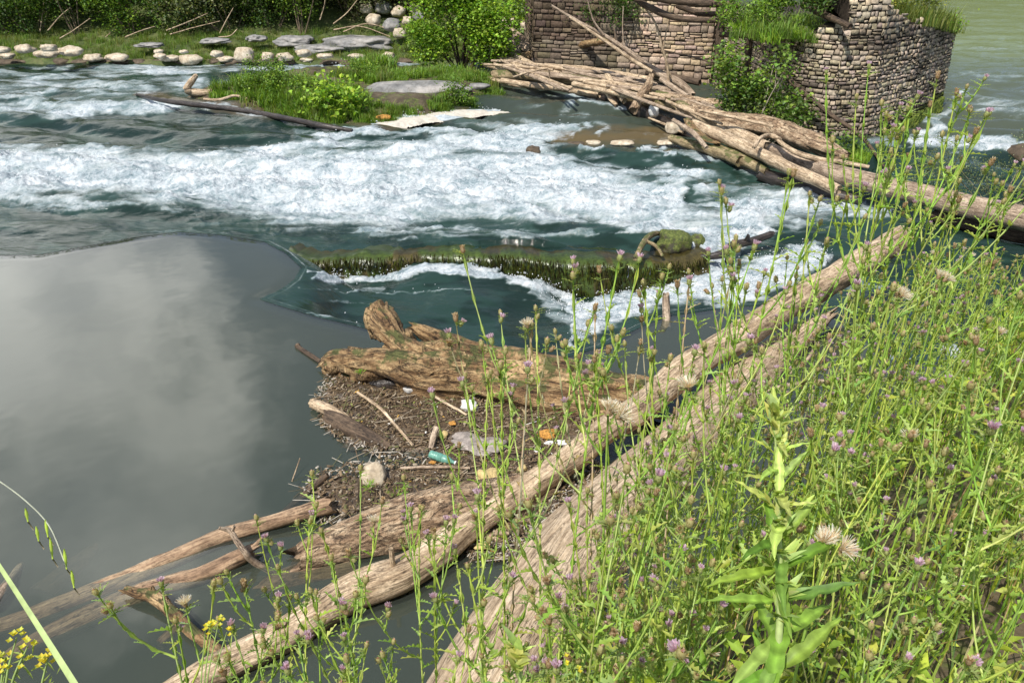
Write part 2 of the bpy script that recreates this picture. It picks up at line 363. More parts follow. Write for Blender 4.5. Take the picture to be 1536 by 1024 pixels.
# standing waves of the rapid
wob = fbm(XX * .35, YY * .35, 3, 5) * 2
Z += .09 * np.sin((XX * .9 + YY * 2.6 + 3 * fbm(XX * .5, YY * .5, 2, 6)) * 1.6) * sstep(1.0, 3, sp) * (st > .3) * sstep(13, 9, np.abs(YY - 13)) 
Z += (fbm(XX * .45 + 3, YY * 1.1, 4, 21) - .5) * .30 * sstep(.5, 2.5, sp) * np.where(st < 0, .25, 1) * (1 - .6 * sstep(24, 40, YY))
lip = sstep(0, .55, sp) ** .9
wl = sstep(-.55, -.45, XX / (YY + 1.5)) * 0
Z = -.006 + (Z + .006) * lip
def to_px(X, Y, Zv):
    d = Y * math.cos(PITCH) - (Zv - 4) * math.sin(PITCH); d = np.maximum(d, .1)
    return 768 + FPX * X / d, 512 - FPX * (Y * math.sin(PITCH) + (Zv - 4) * math.cos(PITCH)) / d
U, V = to_px(XX, YY, Z)
Uw = U + (fbm(U / 30, V / 12, 4, 3) - .5) * 60; Vw = V + (fbm(U / 40, V / 10, 4, 8) - .5) * 22
strokes = [  # (points px,py,half width) , strength, vertical squash
    ([(-80, 258, 42), (60, 258, 40), (200, 262, 38), (300, 270, 45), (450, 280, 62), (600, 280, 68), (760, 275, 62), (900, 290, 45), (1000, 300, 25)], 1.12),
    ([(580, 235, 18), (690, 215, 18), (770, 202, 18), (860, 195, 13)], .95),
    ([(520, 200, 8), (480, 215, 10), (380, 222, 10)], .85),
    ([(820, 260, 25), (1000, 265, 16), (1100, 270, 10)], .72),
    ([(900, 325, 20), (1050, 330, 26), (1150, 320, 24), (1250, 315, 18), (1330, 320, 10)], .82),
    ([(1050, 290, 16), (1200, 290, 12)], .66),
    ([(-50, 108, 10), (100, 108, 10), (250, 104, 8), (400, 103, 7), (560, 98, 6)], .72),
    ([(-50, 168, 18), (80, 166, 18), (190, 160, 12), (330, 160, 6), (420, 176, 5)], .68),
    ([(-50, 135, 30), (150, 130, 25), (300, 120, 15)], .52),
    ([(590, 96, 5), (760, 98, 6)], .7),
    ([(430, 183, 3), (520, 197, 4), (600, 196, 6), (700, 196, 6)], .8),
    ([(1130, 340, 22), (1080, 375, 36), (1050, 410, 42), (990, 430, 34), (930, 455, 28), (880, 480, 22), (860, 502, 10)], 1.6),
    ([(1215, 385, 22), (1150, 415, 32), (1090, 440, 22)], 1.25),
    ([(470, 412, 5), (500, 420, 5), (560, 413, 7), (640, 400, 8), (740, 407, 8), (800, 424, 10), (850, 445, 12), (880, 470, 20)], 1.35),
    ([(800, 440, 12), (850, 480, 18), (860, 510, 12)], .55),
    ([(1380, 205, 14), (1440, 212, 17), (1500, 215, 12), (1560, 225, 10)], 1.08),
    ([(1400, 190, 14), (1420, 165, 10), (1440, 140, 10)], .75),
    ([(1430, 112, 5), (1560, 118, 6)], .5), ([(1430, 150, 14), (1560, 165, 20)], .5), ([(1440, 75, 3), (1520, 78, 3)], .42),
    ([(1290, 210, 6), (1350, 215, 10)], .55),
    ([(840, 145, 4), (960, 160, 7), (1000, 180, 6)], .66), ([(850, 160, 10), (900, 190, 12)], .55), ([(1010, 222, 5), (1080, 240, 6), (1180, 280, 10), (1260, 300, 8)], .6),
    ([(870, 222, 3), (900, 222, 3)], .95), ([(955, 221, 3), (1005, 222, 3)], 1.0), ([(985, 230, 3), (1010, 232, 3)], 1.0),
    ([(-40, 300, 14), (120, 305, 10), (250, 300, 12)], .52),
    ([(1320, 540, 10), (1360, 550, 10)], .95), ([(1420, 525, 8), (1450, 540, 12)], .9), ([(1480, 560, 6), (1560, 580, 12)], .8),
    ([(400, 449, 1.5), (470, 468, 1.5), (550, 490, 2)], .72), ([(452, 430, 1.2), (520, 437, 1.5), (600, 434, 1.3), (700, 437, 1.2)], .62), ([(440, 441, 1.2), (500, 452, 1.2), (570, 455, 1)], .5), ([(440, 392, 3), (470, 410, 4), (492, 424, 4)], .6),
    ([(1240, 420, 8), (1330, 440, 8)], .5), ([(560, 352, 5), (900, 348, 6)], .55),
]
F = np.full(U.shape, .10)
for pts, s in strokes:
    d = line_dist(Uw, Vw, pts)
    F = np.maximum(F, s * (1 - sstep(.35, 1.45, d)) + .10 * sstep(.5, 1.5, d))
F *= .70
str1 = fbm(XX * .55 + fbm(XX, YY, 2, 4) * 1.2, YY * 3.2, 5, 77) - .5; str2 = fbm(XX * 1.6, YY * 7, 4, 78) - .5
F = F + (.78 * str1 + .42 * str2) * sstep(.12, .4, F) * (1 - .35 * sstep(.62, .8, F))
F += .34 * sstep(.5, 0.75, fbm(U / 50, V / 9, 4, 33)) * (V < 350) * (U < 1300) * .8
dk = line_dist(Uw, Vw, [(-100, 200, 13), (150, 199, 15), (330, 202, 14), (430, 206, 9)]); F *= .12 + .88 * sstep(.8, 1.5, dk)
dk = line_dist(Uw, Vw, [(-100, 345, 25), (120, 345, 24), (270, 330, 10)]); F *= .5 + .5 * sstep(.6, 1.3, dk)
F = np.where((V > 300) & (sp < .12) & (U < 460), F * .2, F)
F *= np.where(st < -.1, 1.0, 1.0)
# foam is churned water: real relief
F = np.where(sp < .45, np.maximum(F, (.22 + .34 * fbm(XX * 3, YY * 3, 3, 12)) * np.exp(-((sp - .03) / .02) ** 2) * (sp > 0)), F)  # pale rim on the pool lip: a highlight painted in as foam
near = 1 - .5 * sstep(14, 30, YY)
amp = np.clip(F, 0, 1) ** 1.5 * sstep(.02, .3, sp)
rid = 1 - np.abs(fbm(XX * 2.2, YY * 2.6, 4, 41) - .5) * 4
Z += amp * near * (.10 * rid + .16 * (fbm(XX * 4, YY * 8, 5, 44) - .5) + .07 * (vn(XX * 26, YY * 26, 46) - .5)) * np.where(st < 0, .55, 1)
Z += (fbm(XX * 3, YY * 5, 3, 51) - .5) * .04 * sstep(0.05, .8, sp)
def lerpc(a, b, t): return a * (1 - t[..., None]) + np.array(b) * t[..., None]
col = np.zeros(U.shape + (3,)) + np.array((.010, .024, .018))
col = lerpc(col, (.018, .042, .033), sstep(.45, .6, fbm(U / 60, V / 20, 3, 61)))
col = lerpc(col, (.05, .06, .045), sstep(620, 800, U) * sstep(230, 190, V) * .8)
col = lerpc(col, (.15, .18, .06), sstep(1380, 1440, U) * sstep(200, 60, V))  # olive reflection of unseen trees painted into the water colour
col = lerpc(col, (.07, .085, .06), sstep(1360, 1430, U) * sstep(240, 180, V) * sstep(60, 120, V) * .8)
aer = sstep(.18, .75, F) * (V > 0); col = lerpc(col, (.17, .245, .235), aer * .8)
dd = line_dist(Uw, Vw, [(830, 208, 10), (900, 205, 14), (1010, 205, 12)]); col = lerpc(col, (.10, .075, .035), 1 - sstep(.4, 1.4, dd))
dd = line_dist(Uw, Vw, [(200, 142, 5), (330, 160, 10), (430, 168, 10), (560, 186, 8), (700, 165, 8)]); col = lerpc(col, (.10, .075, .045), (1 - sstep(.4, 1.6, dd)) * .8)
dd = line_dist(U, V, [(560, 183, 4), (640, 176, 9), (700, 170, 5), (750, 166, 1.5)]); F = np.maximum(F, 1.1 * (1 - sstep(.8, 1.3, dd)))
F = np.where((U > 380) & (U < 1350) & (V > 360) & (sp < .0), 0, F)
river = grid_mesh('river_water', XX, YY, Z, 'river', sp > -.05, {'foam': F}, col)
tag(river, kind='structure')
# loose drops thrown off the white water
mb = MB(); cand = np.argwhere((F > .8) & (U > -20) & (U < 1550) & (V > 90)); RS.shuffle(cand)
edge = np.argwhere((F > .45) & (F < 1.0) & (U > 380) & (U < 1250) & (V > 380)); RS.shuffle(edge)
for k, (i, j) in enumerate(list(cand[:3200]) + list(edge[:1500])):
    r = random.uniform(.004, .011) * (1 + (YY[i, j] - 9) * .05); p = np.array((XX[i, j], YY[i, j], Z[i, j] + abs(random.gauss(.03, .05)))) + RS.randn(3) * .03
    if sp[i, j] < .1 or (V[i, j] < 412 and 400 < U[i, j] < 1075 and V[i, j] > 335) or (V[i, j] > 400 and U[i, j] < 500): continue
    mb.add(p + r * np.array([(1, 0, 0), (-.5, .87, 0), (-.5, -.87, 0), (0, 0, 1.3), (0, 0, -1.2)]), [(0, 1, 3), (1, 2, 3), (2, 0, 3), (1, 0, 4), (2, 1, 4), (0, 2, 4)], (.85, .88, .9))
tag(mb.build('water_spray', 'bits'), 'white drops thrown up over the foaming rapids', 'spray', kind='stuff')
# still pool: clear skin over ever denser silt
gx = np.linspace(-27, 12, 900); gy = np.linspace(.3, 13, 420); GX, GY = np.meshgrid(gx, gy); dpl = poly_dist(GX, GY, pool)
rr = empty('pool_water'); tag(rr, kind='structure')
us2 = np.concatenate([np.linspace(-3.5, -.96, 160), np.linspace(-.95, 1.1, 640)]); rows2 = np.linspace(338, 1500, 620); ys2 = np.array([P(768, r, 0)[1] for r in rows2])
PX = us2[None] * (ys2[:, None] + 1.5); PY = ys2[:, None] + 0 * us2[None]; dp2 = poly_dist(PX, PY, pool)
PZ = -.012 * sstep(-.25, .05, dp2) + .004 * (fbm(PX * 1.3, PY * 1.3, 3, 71) - .5) * sstep(-.05, -.5, dp2)
o = grid_mesh('water_surface', PX, PY, PZ, 'pool_top', dp2 < .035); o.parent = rr
for i, (zz, mt) in enumerate([(-.07, 'pool_murk'), (-.15, 'pool_murk'), (-.24, 'pool_murk'), (-.36, 'pool_bed')]):
    o = grid_mesh('silty_depth', GX, GY, GX * 0 + zz, mt, dpl < .03); o.parent = rr
# ================================================================== GROUND
def farbank(X, Y):
    s = Y - (26.5 + .5 * (fbm(X * .3, X * 0, 3, 81) - .5)) - np.clip(X + 3, 0, 20) * 0.15
    z = np.interp(s, [-2, 0, .35, 3, 7, 12, 30, 80], [-1.6, -.75, -.38, .1, 1.0, 3.2, 7, 9])
    z = z + (fbm(X * .8, Y * .8, 4, 83) - .5) * .35 * sstep(-.2, 1.5, s)
    f = sstep(9, 6.5, X); return -2.2 + (z + 2.2) * f
X, Y = np.meshgrid(np.linspace(-60, 12, 300), np.concatenate([np.linspace(24, 36, 120), np.linspace(36.5, 110, 40)]))
tag(grid_mesh('far_bank', X, Y, farbank(X, Y), 'turf'), kind='structure')
X, Y = np.meshgrid(np.linspace(-400, 400, 60), np.linspace(-60, 600, 60))
HX, HY = np.meshgrid(np.linspace(-10, 260, 120), np.linspace(85, 200, 50)); tag(grid_mesh('reflection_hill', HX, HY, -2 + 26 * sstep(85, 150, HY) * sstep(-10, 10, HX) + (fbm(HX * .15, HY * .15, 4, 3) - .5) * 8, 'turf'), kind='structure')  # unseen turf hill added so the river reflects dark green
tag(grid_mesh('riverbed', X, Y, X * 0 - 2.4 + (fbm(X * .05, Y * .05, 2, 5) - .5) * .3, 'rock_wet'), kind='structure')
def bank_np(X, Y):
    ye = np.maximum(.8, .75 + .9 * X); ye = np.where(X > 5, 5.25 + (X - 5) * .9, ye)
    d = (Y - ye) / np.where(X > 0, 1.1, 1.0)
    d = d + (fbm(X * 1.3, Y * 1.3, 3, 91) - .5) * .25
    return np.maximum(-1.2, 2.42 - 1.75 * np.log1p(np.exp(np.clip(d * 7, -40, 40))) / 7 + (fbm(X * 3, Y * 3, 4, 95) - .5) * .12)
def bank_h(x, y): return float(bank_np(np.array([[float(x)]]), np.array([[float(y)]]))[0, 0])
X, Y = np.meshgrid(np.linspace(-27, 18, 480), np.linspace(-5, 20, 300)); BZ = bank_np(X, Y)
tag(grid_mesh('near_bank', X, Y, BZ, 'soil', BZ > -1.1), kind='structure')
# island in the river
isl = [tuple(P(x, y, -.4)[:2]) for x, y in [(262, 148), (330, 157), (400, 166), (470, 176), (530, 184), (570, 182), (640, 176), (700, 158), (748, 140), (760, 122), (720, 108), (620, 103), (540, 104), (460, 108), (390, 118), (330, 136), (285, 140)]]
ix = [p[0] for p in isl]; iy = [p[1] for p in isl]
X, Y = np.meshgrid(np.linspace(min(ix) - 1, max(ix) + 1, 170), np.linspace(min(iy) - 1, max(iy) + 1, 130)); di = poly_dist(X, Y, isl)
def isl_z(d, X, Y): return -.75 + .62 * sstep(.5, -1.0, d) + (fbm(X * 1.2, Y * 1.2, 4, 99) - .5) * .3
IZ = isl_z(di, X, Y)
tag(grid_mesh('gravel_island', X, Y, IZ, 'soil', di < .7), kind='structure')
spx = [(572, 185), (592, 179), (622, 172), (655, 167), (690, 165), (748, 167), (700, 171), (662, 177), (620, 182), (592, 186)]
spw = [tuple(P(x, y, -.36)[:2]) for x, y in spx]; xs_ = [p[0] for p in spw]; ys_ = [p[1] for p in spw]
X, Y = np.meshgrid(np.linspace(min(xs_) - .3, max(xs_) + .3, 160), np.linspace(min(ys_) - .3, max(ys_) + .3, 60)); dS = poly_dist(X, Y, spw) + (fbm(X * 3, Y * 3, 4, 2) - .5) * .7
tag(grid_mesh('foam_spit', X, Y, -.42 + .065 * sstep(.2, -.25, dS) + (fbm(X * 8, Y * 8, 3, 5) - .5) * .03, 'foam_cream', dS < .2), 'cream froth drifted against the front of the island', 'froth', kind='stuff')
# ================================================================== ROCKS
def rockmb(mb, c, s, seed, sub=3, rough=.25, rot=0, col=(1, 1, 1), flat=0):
    import bmesh
    bm = bmesh.new(); bmesh.ops.create_icosphere(bm, subdivisions=sub, radius=1)
    V = []
    for v in bm.verts:
        n = v.co.normalized(); q = n.copy()
        m = max(abs(n.x), abs(n.y), abs(n.z)); bk = (seed * 37 % 10) / 18; q = n * (1 - bk + bk / m * .8)   # blocky
        q *= 1 + rough * noise.fractal(n * 1.3 + Vector((seed * 3.7, 1, 2)), 1, 2, 4)
        p = Vector((q.x * s[0], q.y * s[1], q.z * s[2])); p.rotate(Matrix.Rotation(rot, 3, 'Z')); V.append(tuple(p + Vector(c)))
    mb.add(V, [tuple(v.index for v in f.verts) for f in bm.faces], col, np.array(V) + 3 + seed); bm.free()
def rock_obj(name, label, loc, s, mat, cat='rock', group=None, sub=3, rough=.25, rot=0):
    NSEED[0] += 1; mb = MB(); rockmb(mb, (0, 0, 0), s, NSEED[0], sub, rough, rot); o = mb.build(name, mat); o.location = loc; return tag(o, label, cat, group)
def prock(label, px, py, z, wpx, hpx, mat, dm=.8, **k):
    p = P(px, py, z); d = dep(p); w = wpx / FPX * d / 2; h = hpx / FPX * d / 2
    return rock_obj('rock', label, p, (w, w * dm, h), mat, **k)
# pale riprap along the far bank
G = 'pale stones along the far water edge'
bank_r = [(2, 75, 24, 9), (37, 74, 26, 11), (73, 72, 24, 10), (70, 81, 38, 9), (105, 77, 36, 12), (12, 84, 22, 8), (140, 87, 28, 11), (175, 86, 36, 10), (240, 84, 18, 7), (254, 88, 28, 8), (288, 90, 34, 13), (238, 77, 14, 5),
          (276, 78, 14, 5), (325, 81, 18, 9), (340, 89, 26, 7), (366, 82, 30, 18), (402, 85, 18, 12), (427, 86, 24, 11), (455, 80, 22, 10), (460, 90, 22, 5), (487, 84, 26, 7), (535, 85, 24, 7), (583, 83, 18, 8), (-30, 80, 30, 12), (-70, 82, 32, 11)]
for i, (x, y, w, h) in enumerate(bank_r):
    lab = 'pale sunlit stone in the row along the far bank waterline'
    zz = -.42 + (92 - y) * .035
    lab = {(70, 81): 'long flat pale stone lying under another in the far bank row', (288, 90): 'big rounded cream stone at the water edge below the far bank', (366, 82): 'tall tilted grey and cream boulder in the far bank row'}.get((x, y), lab)
    prock(lab, x, y, zz, w * 1.05, h * 1.15, 'rock_pale', group=None if 'row along the far bank waterline' not in lab else G, rot=random.uniform(-.2, .2), rough=.3, dm=.7)
G = 'wet brown stones at the far bank foot'
for i in range(24):
    x = -40 + i * 28 + random.uniform(-8, 8)
    prock('wet dark brown stone low against the far bank water', x, 93 + random.uniform(-1, 2), -.44, random.uniform(26, 42), random.uniform(9, 13), 'rock_wet', group=G, dm=.7)
slabs = [(535, 66, 110, 22, -.05, 'broad pale tilted rock slab on the far bank below dead brush'), (440, 62, 60, 16, .05, 'grey rock slab among grass left of the broad pale slab'), (480, 74, 80, 12, -.15, 'low grey rock shelf just above the far water edge'),
         (225, 68, 40, 7, .05, 'small grey slab buried in far bank grass below leaning branches'), (325, 62, 44, 8, .1, 'grey slab under the overhanging brush on the far bank'), (385, 58, 34, 10, .15, 'dark grey boulder beneath the green shrubs on the far bank')]
for x, y, w, h, z, lab in slabs: prock(lab, x, y, z, w, h, 'rock_grey', rough=.35, dm=.6, sub=4)
for i, (x, y, w) in enumerate([(575, 12, 26), (598, 18, 22), (560, 30, 24), (588, 38, 26), (612, 32, 20), (570, 2, 24), (604, 4, 20), (550, 14, 20), (622, 14, 18), (780, 18, 30), (762, 34, 24), (790, 40, 22), (740, 10, 40), (775, 60, 26), (600, 50, 22), (628, 26, 20), (540, 2, 22)]):
    prock('rounded tan stone in the tumbled rubble slope beside the bush', x, y, 1.0 - y * .012, w, w * .75, 'rock_pale' if i % 3 else 'rock_grey', group='rubble stones either side of the island bush')
# island stones
for x, y, w, h, m, lab in [(628, 136, 165, 25, 'rock_grey', 'large smooth pale grey rock slab in the middle of the grassy island'), (600, 163, 15, 9, 'rock_pale', 'small white rounded stone beside the foam spit'), (515, 172, 24, 9, 'rock_pale', 'tan stone at the front edge of the island'),
                           (545, 173, 22, 7, 'rock_pale', 'flat tan stone between the orange scrap and island grass'), (456, 156, 22, 12, 'rock_pale', 'pale boulder half hidden by the island leaves'), (630, 158, 20, 6, 'rock_grey', 'grey pebble behind the white foam spit'), (718, 130, 34, 10, 'rock_grey', 'grey slab at the island end under the log tips'),
                           (337, 156, 36, 6, 'rock_pale', 'flat sandy stone under the thin curved branch'),
                           (890, 214, 24, 7, 'rock_pale', 'small tan stone leftmost in the row breaking the current'), (934, 215, 38, 9, 'rock_pale', 'yellowish rounded stone in the middle of the row in the current'), (1000, 214, 34, 6, 'rock_pale', 'flat grey stone in the current beside the mossy log'),
                           (865, 215, 26, 4, 'rock_wet', 'dark wet stone barely breaking the surface')]:
    prock(lab, x, y, -.38 if y > 150 else -.22, w, h, m, rough=.2, dm=.55 if w < 100 else .45, sub=3 if w < 100 else 4)
rock_obj('orange_scrap', 'small orange scrap of litter at the edge of the foam spit', P(575, 176, -.36), (.2, .12, .06), 'orange' if 'orange' in MATS else 'rock_pale', 'litter')
rock_obj('rock', 'black wet rock breaking the white water near the middle', P(800, 226, -.35), (.16, .12, .1), 'rock_wet')
rock_obj('rock', 'dark rock at the far right in the water beyond the long log', P(1535, 232, -.4), (.35, .3, .22), 'rock_wet')
prock('round moss covered boulder at the end of the broken wall', 1010, 366, -.3, 52, 44, 'rock_mossy', dm=.9, sub=4)
prock('dark moss boulder at the lip beside the white spill', 1044, 368, -.42, 30, 36, 'rock_mossy', dm=.8)
prock('low dark drowned rock ridge across the white spill', 1185, 394, -.5, 90, 14, 'rock_mossy', dm=.35)
def PY(px, py, y): r = ray(px, py); return CAM + r * (y / r.y)
# ================================================================== BROKEN MOSSY WEIR WALL
edge_px = [(432, 372), (450, 379), (490, 383), (550, 379), (634, 374), (734, 373), (784, 378), (850, 382), (930, 386), (1000, 384), (1062, 376)]
ep = catmull([P(x, y, -.27) for x, y in edge_px], 260)
mb = MB(); prof = [(.95, -.52), (.75, -.455), (.5, -.40), (.25, -.345), (.1, -.31), (-.04, -.325), (-.13, -.39), (-.17, -.5), (-.18, -.65), (-.19, -.8), (-.20, -1.0), (-.22, -1.25)]
V = []
for i, p in enumerate(ep):
    for j, (dy, z) in enumerate(prof):
        n = noise.fractal(Vector((p[0] * 1.6, j * .25, 3)), 1, 2, 5); n2 = noise.noise(Vector((p[0] * 9, j * .5, 8)))
        k = 1 if j > 2 else .4
        V.append((p[0], p[1] + dy + (n * .09 + n2 * .035) * k, z + (n * .035 + n2 * .02) * (1 if 0 < j < 6 else .2)))
m_ = len(prof); F_ = [(i * m_ + j, i * m_ + j + 1, (i + 1) * m_ + j + 1, (i + 1) * m_ + j) for i in range(len(ep) - 1) for j in range(m_ - 1)]
V = np.array(V); cc = np.array([.058, .058, .018]) * (.3 + 1.5 * fbm(V[:, 0] * 12, V[:, 2] * 1.5 + V[:, 1] * 5, 5, 7))[:, None]
cc = np.where((fbm(V[:, 0] * 1.5, V[:, 1] * 2, 3, 17) > .52)[:, None], cc * np.array([.85, 1.3, .6]), cc * np.array([1.2, .95, .8]))
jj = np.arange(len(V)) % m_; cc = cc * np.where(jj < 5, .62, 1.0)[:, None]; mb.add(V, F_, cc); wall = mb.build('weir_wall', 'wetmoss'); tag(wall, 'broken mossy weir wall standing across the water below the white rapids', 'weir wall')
mb = MB(); wt = MB()
for k in range(4200):
    i = random.randrange(6, 258); p = ep[i]; z0 = random.uniform(-.85, -.27); L = random.uniform(.04, .13); w = random.uniform(.003, .007)
    x = p[0] + random.uniform(-.02, .02); y = p[1] - .185 - random.uniform(0, .03) + .09 * noise.fractal(Vector((x * 1.6, 1.5, 3)), 1, 2, 5)
    t = random.random(); q_ = .5 + noise.noise(Vector((p[0] * 2.2, 1, 4))) ; c = (.03 + .03 * q_, .034 + .035 * q_, .010) if t < .6 else (.024, .022, .010) if t < .93 else (.055, .052, .018)
    sw = random.uniform(-.03, .03)
    mb.add([(x - w, y + .03, z0), (x + w, y + .03, z0), (x + sw * .5 + w, y - .01, z0 - L * .5), (x + sw * .5 - w, y - .01, z0 - L * .5), (x + sw, y, z0 - L)], [(0, 1, 2, 3), (3, 2, 4)], c)
for k in range(8):
    t = random.random() ** .6; i = int(110 + t * 145); p = ep[i]; w = random.uniform(.002, .006); x = p[0]; z0 = random.uniform(-.7, -.3); y = p[1] - .13 - random.uniform(0, .04)
    L = random.uniform(.05, .3); wt.add([(x - w, y, z0), (x + w, y, z0), (x + w + .01, y - .02, z0 - L), (x - w, y - .02, z0 - L)], [(0, 1, 2, 3)], (.3, .34, .34))
tag(mb.build('hanging_moss', 'drymoss', wall), kind='stuff'); tag(wt.build('water_threads', 'bits', wall), kind='stuff')
log('branch', 'green mossy forked branch bent over the top of the weir wall', [(953, 388, -.18, 4), (962, 370, -.1, 4.5), (972, 356, -.12, 5), (985, 350, -.2, 4), (998, 352, -.28, 3)], 'drift_mossy', 'branch', 8, twigs=[[(970, 362, -.1, 3), (985, 370, -.16, 3), (994, 384, -.25, 2.5)]])
log('driftwood_snag', 'dark wet forked snag lying in the white spill', [(1005, 386, -.4, 3), (1050, 386, -.36, 4), (1085, 380, -.3, 7), (1100, 368, -.26, 7), (1130, 361, -.24, 6), (1158, 351, -.2, 5)], 'drift_wet', 'snag', 10,
    twigs=[[(1092, 374, -.28, 4), (1090, 392, -.5, 3)], [(1098, 372, -.28, 4), (1100, 390, -.5, 3)], [(1118, 362, -.22, 3), (1123, 353, -.1, 3)]])
log('driftwood_post', 'short upright broken stub above the spill edge behind the thistles', [(1000, 492, -.1, 7), (999, 462, .1, 6), (999, 440, .25, 5)], 'drift_grey', 'stub', 9)
# ================================================================== STONE WALLS
def stone_wall(name, label, path, topz, hcourse, wr, tintf, batter=.08, z0=-.75, seed=1, thick=1.2, mat='stones', closed=False):
    rnd = random.Random(seed); pts = [Vector((p[0], p[1])) for p in path]
    S = [0]
    for a, b in zip(pts, pts[1:]): S.append(S[-1] + (b - a).length)
    def at(s):
        s = min(max(s, 0), S[-1] - 1e-6); i = max(k for k in range(len(pts) - 1) if S[k] <= s); t = (s - S[i]) / (S[i + 1] - S[i]); d = (pts[i + 1] - pts[i]).normalized()
        # smooth direction near the joints
        return pts[i].lerp(pts[i + 1], t), d
    def pos(s, z, out=0.0):
        p, d = at(s); nrm = Vector((d.y, -d.x)); q = p + nrm * (out - batter * (z - z0)); return (q.x, q.y, z)
    mb = MB(); z = z0; tmax = max(topz(s) for s in np.linspace(0, S[-1], 60)); ci = 0
    while z < tmax:
        h = hcourse * rnd.uniform(.7, 1.4); s = -rnd.uniform(0, .2)
        while s < S[-1]:
            w = rnd.uniform(*wr); tz = topz(s + w / 2)
            s0 = max(s, 0) + .008; s1 = min(s + w, S[-1]) - .008; zc = z + (rnd.random() - .5) * .03
            if s1 - s0 > .04 and z + h * .6 < tz + rnd.uniform(-.05, .06):
                splits = [(zc, zc + h)] if rnd.random() > .12 else [(zc, zc + h * .5 - .006), (zc + h * .5 + .006, zc + h)]
                for za, zb in splits:
                    V = []; N = 4; bulge = rnd.uniform(.0, .022); tx, ty = rnd.uniform(-.02, .02), rnd.uniform(-.02, .02)
                    jit = [[(rnd.random() - .5) * .016 for _ in range(3)] for _ in range(16)]
                    for a in range(N):
                        for b in range(N):
                            u = (0, .09, .91, 1)[a]; v = (0, .13, .87, 1)[b]; e = (a in (0, 3)) + (b in (0, 3))
                            o_ = (bulge, -.006, -.026)[e] + tx * (u - .5) * 2 * (e < 2) + ty * (v - .5) * 2 * (e < 2); j = jit[a * N + b]
                            V.append(pos(s0 + (s1 - s0) * u + j[0], za + .006 + (zb - za - .014) * v + j[1], o_ + j[2]))
                    F = [(a * N + b, (a + 1) * N + b, (a + 1) * N + b + 1, a * N + b + 1) for a in range(N - 1) for b in range(N - 1)]
                    c = np.array(tintf(s, z)) * rnd.uniform(.62, 1.3) * np.array([1, rnd.uniform(.93, 1.04), rnd.uniform(.85, 1.06)]); mb.add(V, F, c)
            s += w
        z += h
    w = empty(name, (0, 0, 0)); tag(w, label, 'stone wall')
    st = mb.build('stonework', mat, w)
    core = MB(); n = 160; V = []; F = []
    for k in range(n):
        s = S[-1] * k / (n - 1); tz = topz(s) - .04
        V += [pos(s, z0 - 1.2, -.05), pos(s, tz, -.05), pos(s, tz, -thick)]
    for k in range(n - 1):
        a = k * 3; F += [(a, a + 3, a + 4, a + 1), (a + 1, a + 4, a + 5, a + 2)]
    cs = np.array([(.05, .038, .028)] * len(V)); core.add(V, F, cs); core.build('mortar_core', 'stones', w, smooth=False)
    return w, pos, S
A = P(1178, 206, -.42); Bq = P(1240, 213, -.42); B2 = P(1300, 211, -.42); B3 = P(1357, 194, -.42); Cq = P(1412, 168, -.42)
pth = [Vector((A.x - .25, 23.6)), Vector((A.x - .05, A.y + .25)), Vector((A.x + .2, A.y)), Bq, B2, B3, Cq, Vector((Cq.x + .2, Cq.y + .5)), Vector((Cq.x - 1.5, Cq.y + 5))]
SS = [0]
for a, b in zip(pth, pth[1:]): SS.append(SS[-1] + (Vector(b[:2]) - Vector(a[:2])).length)
def zat(px, py, y): return PY(px, py, y).z
tops = [(SS[0], 1.75), (SS[1], zat(1180, 46, A.y)), (SS[2], zat(1190, 46, A.y)), (SS[2] + .9 * (SS[3] - SS[2]), zat(1232, 40, Bq.y)), (SS[2] + .93 * (SS[3] - SS[2]), zat(1235, -30, Bq.y)), (SS[3] + .8 * (SS[4] - SS[3]), zat(1290, -22, B2.y)), (SS[4], zat(1300, 5, B2.y)), (SS[4] + .6 * (SS[5] - SS[4]), zat(1335, 28, B3.y)), (SS[5], zat(1365, 34, B3.y)), (SS[6], zat(1425, 48, Cq.y)), (SS[7], zat(1425, 48, Cq.y)), (SS[8], 1.2)]
def topz(s): return float(np.interp(s, [t[0] for t in tops], [t[1] for t in tops]))
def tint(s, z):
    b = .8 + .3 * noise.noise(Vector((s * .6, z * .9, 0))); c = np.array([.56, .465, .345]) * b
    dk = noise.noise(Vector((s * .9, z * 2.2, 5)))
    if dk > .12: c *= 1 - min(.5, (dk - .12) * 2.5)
    if s < SS[2]: c *= .75  # side face: its shade is painted into the stone tint
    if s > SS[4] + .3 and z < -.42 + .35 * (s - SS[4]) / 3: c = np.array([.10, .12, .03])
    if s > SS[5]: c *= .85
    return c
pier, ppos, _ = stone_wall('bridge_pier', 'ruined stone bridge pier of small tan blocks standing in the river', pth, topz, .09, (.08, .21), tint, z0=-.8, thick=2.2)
# filled top of the pier
mb = MB(); V = []
for s in np.linspace(SS[1], SS[7], 40): V.append((*ppos(s, topz(s), -.1)[:2], topz(s) - .08))
V += [(Cq.x - 1.0, Cq.y + 5, 1.3), (A.x + .1, 23.6, 1.7)]; mb.add(V, [tuple(range(len(V)))], (.09, .07, .04)); mb.build('rubble_top', 'stones', pier, smooth=False)
mb = MB()
for k in range(900):
    s = random.uniform(SS[4] + .8, SS[6]); z = -.5 + random.random() * (.12 + .38 * (s - SS[4]) / (SS[6] - SS[4])); p = Vector(ppos(s, z, .02)); r = random.uniform(.02, .06)
    mb.add([p + Vector((-r, 0, 0)), p + Vector((r, 0, 0)), p + Vector((0, -r * .8, -r * 2.2))], [(0, 1, 2)], random.choice([(.10, .15, .02), (.06, .09, .015), (.16, .2, .03)]))
tag(mb.build('moss', 'bits', pier), kind='stuff')
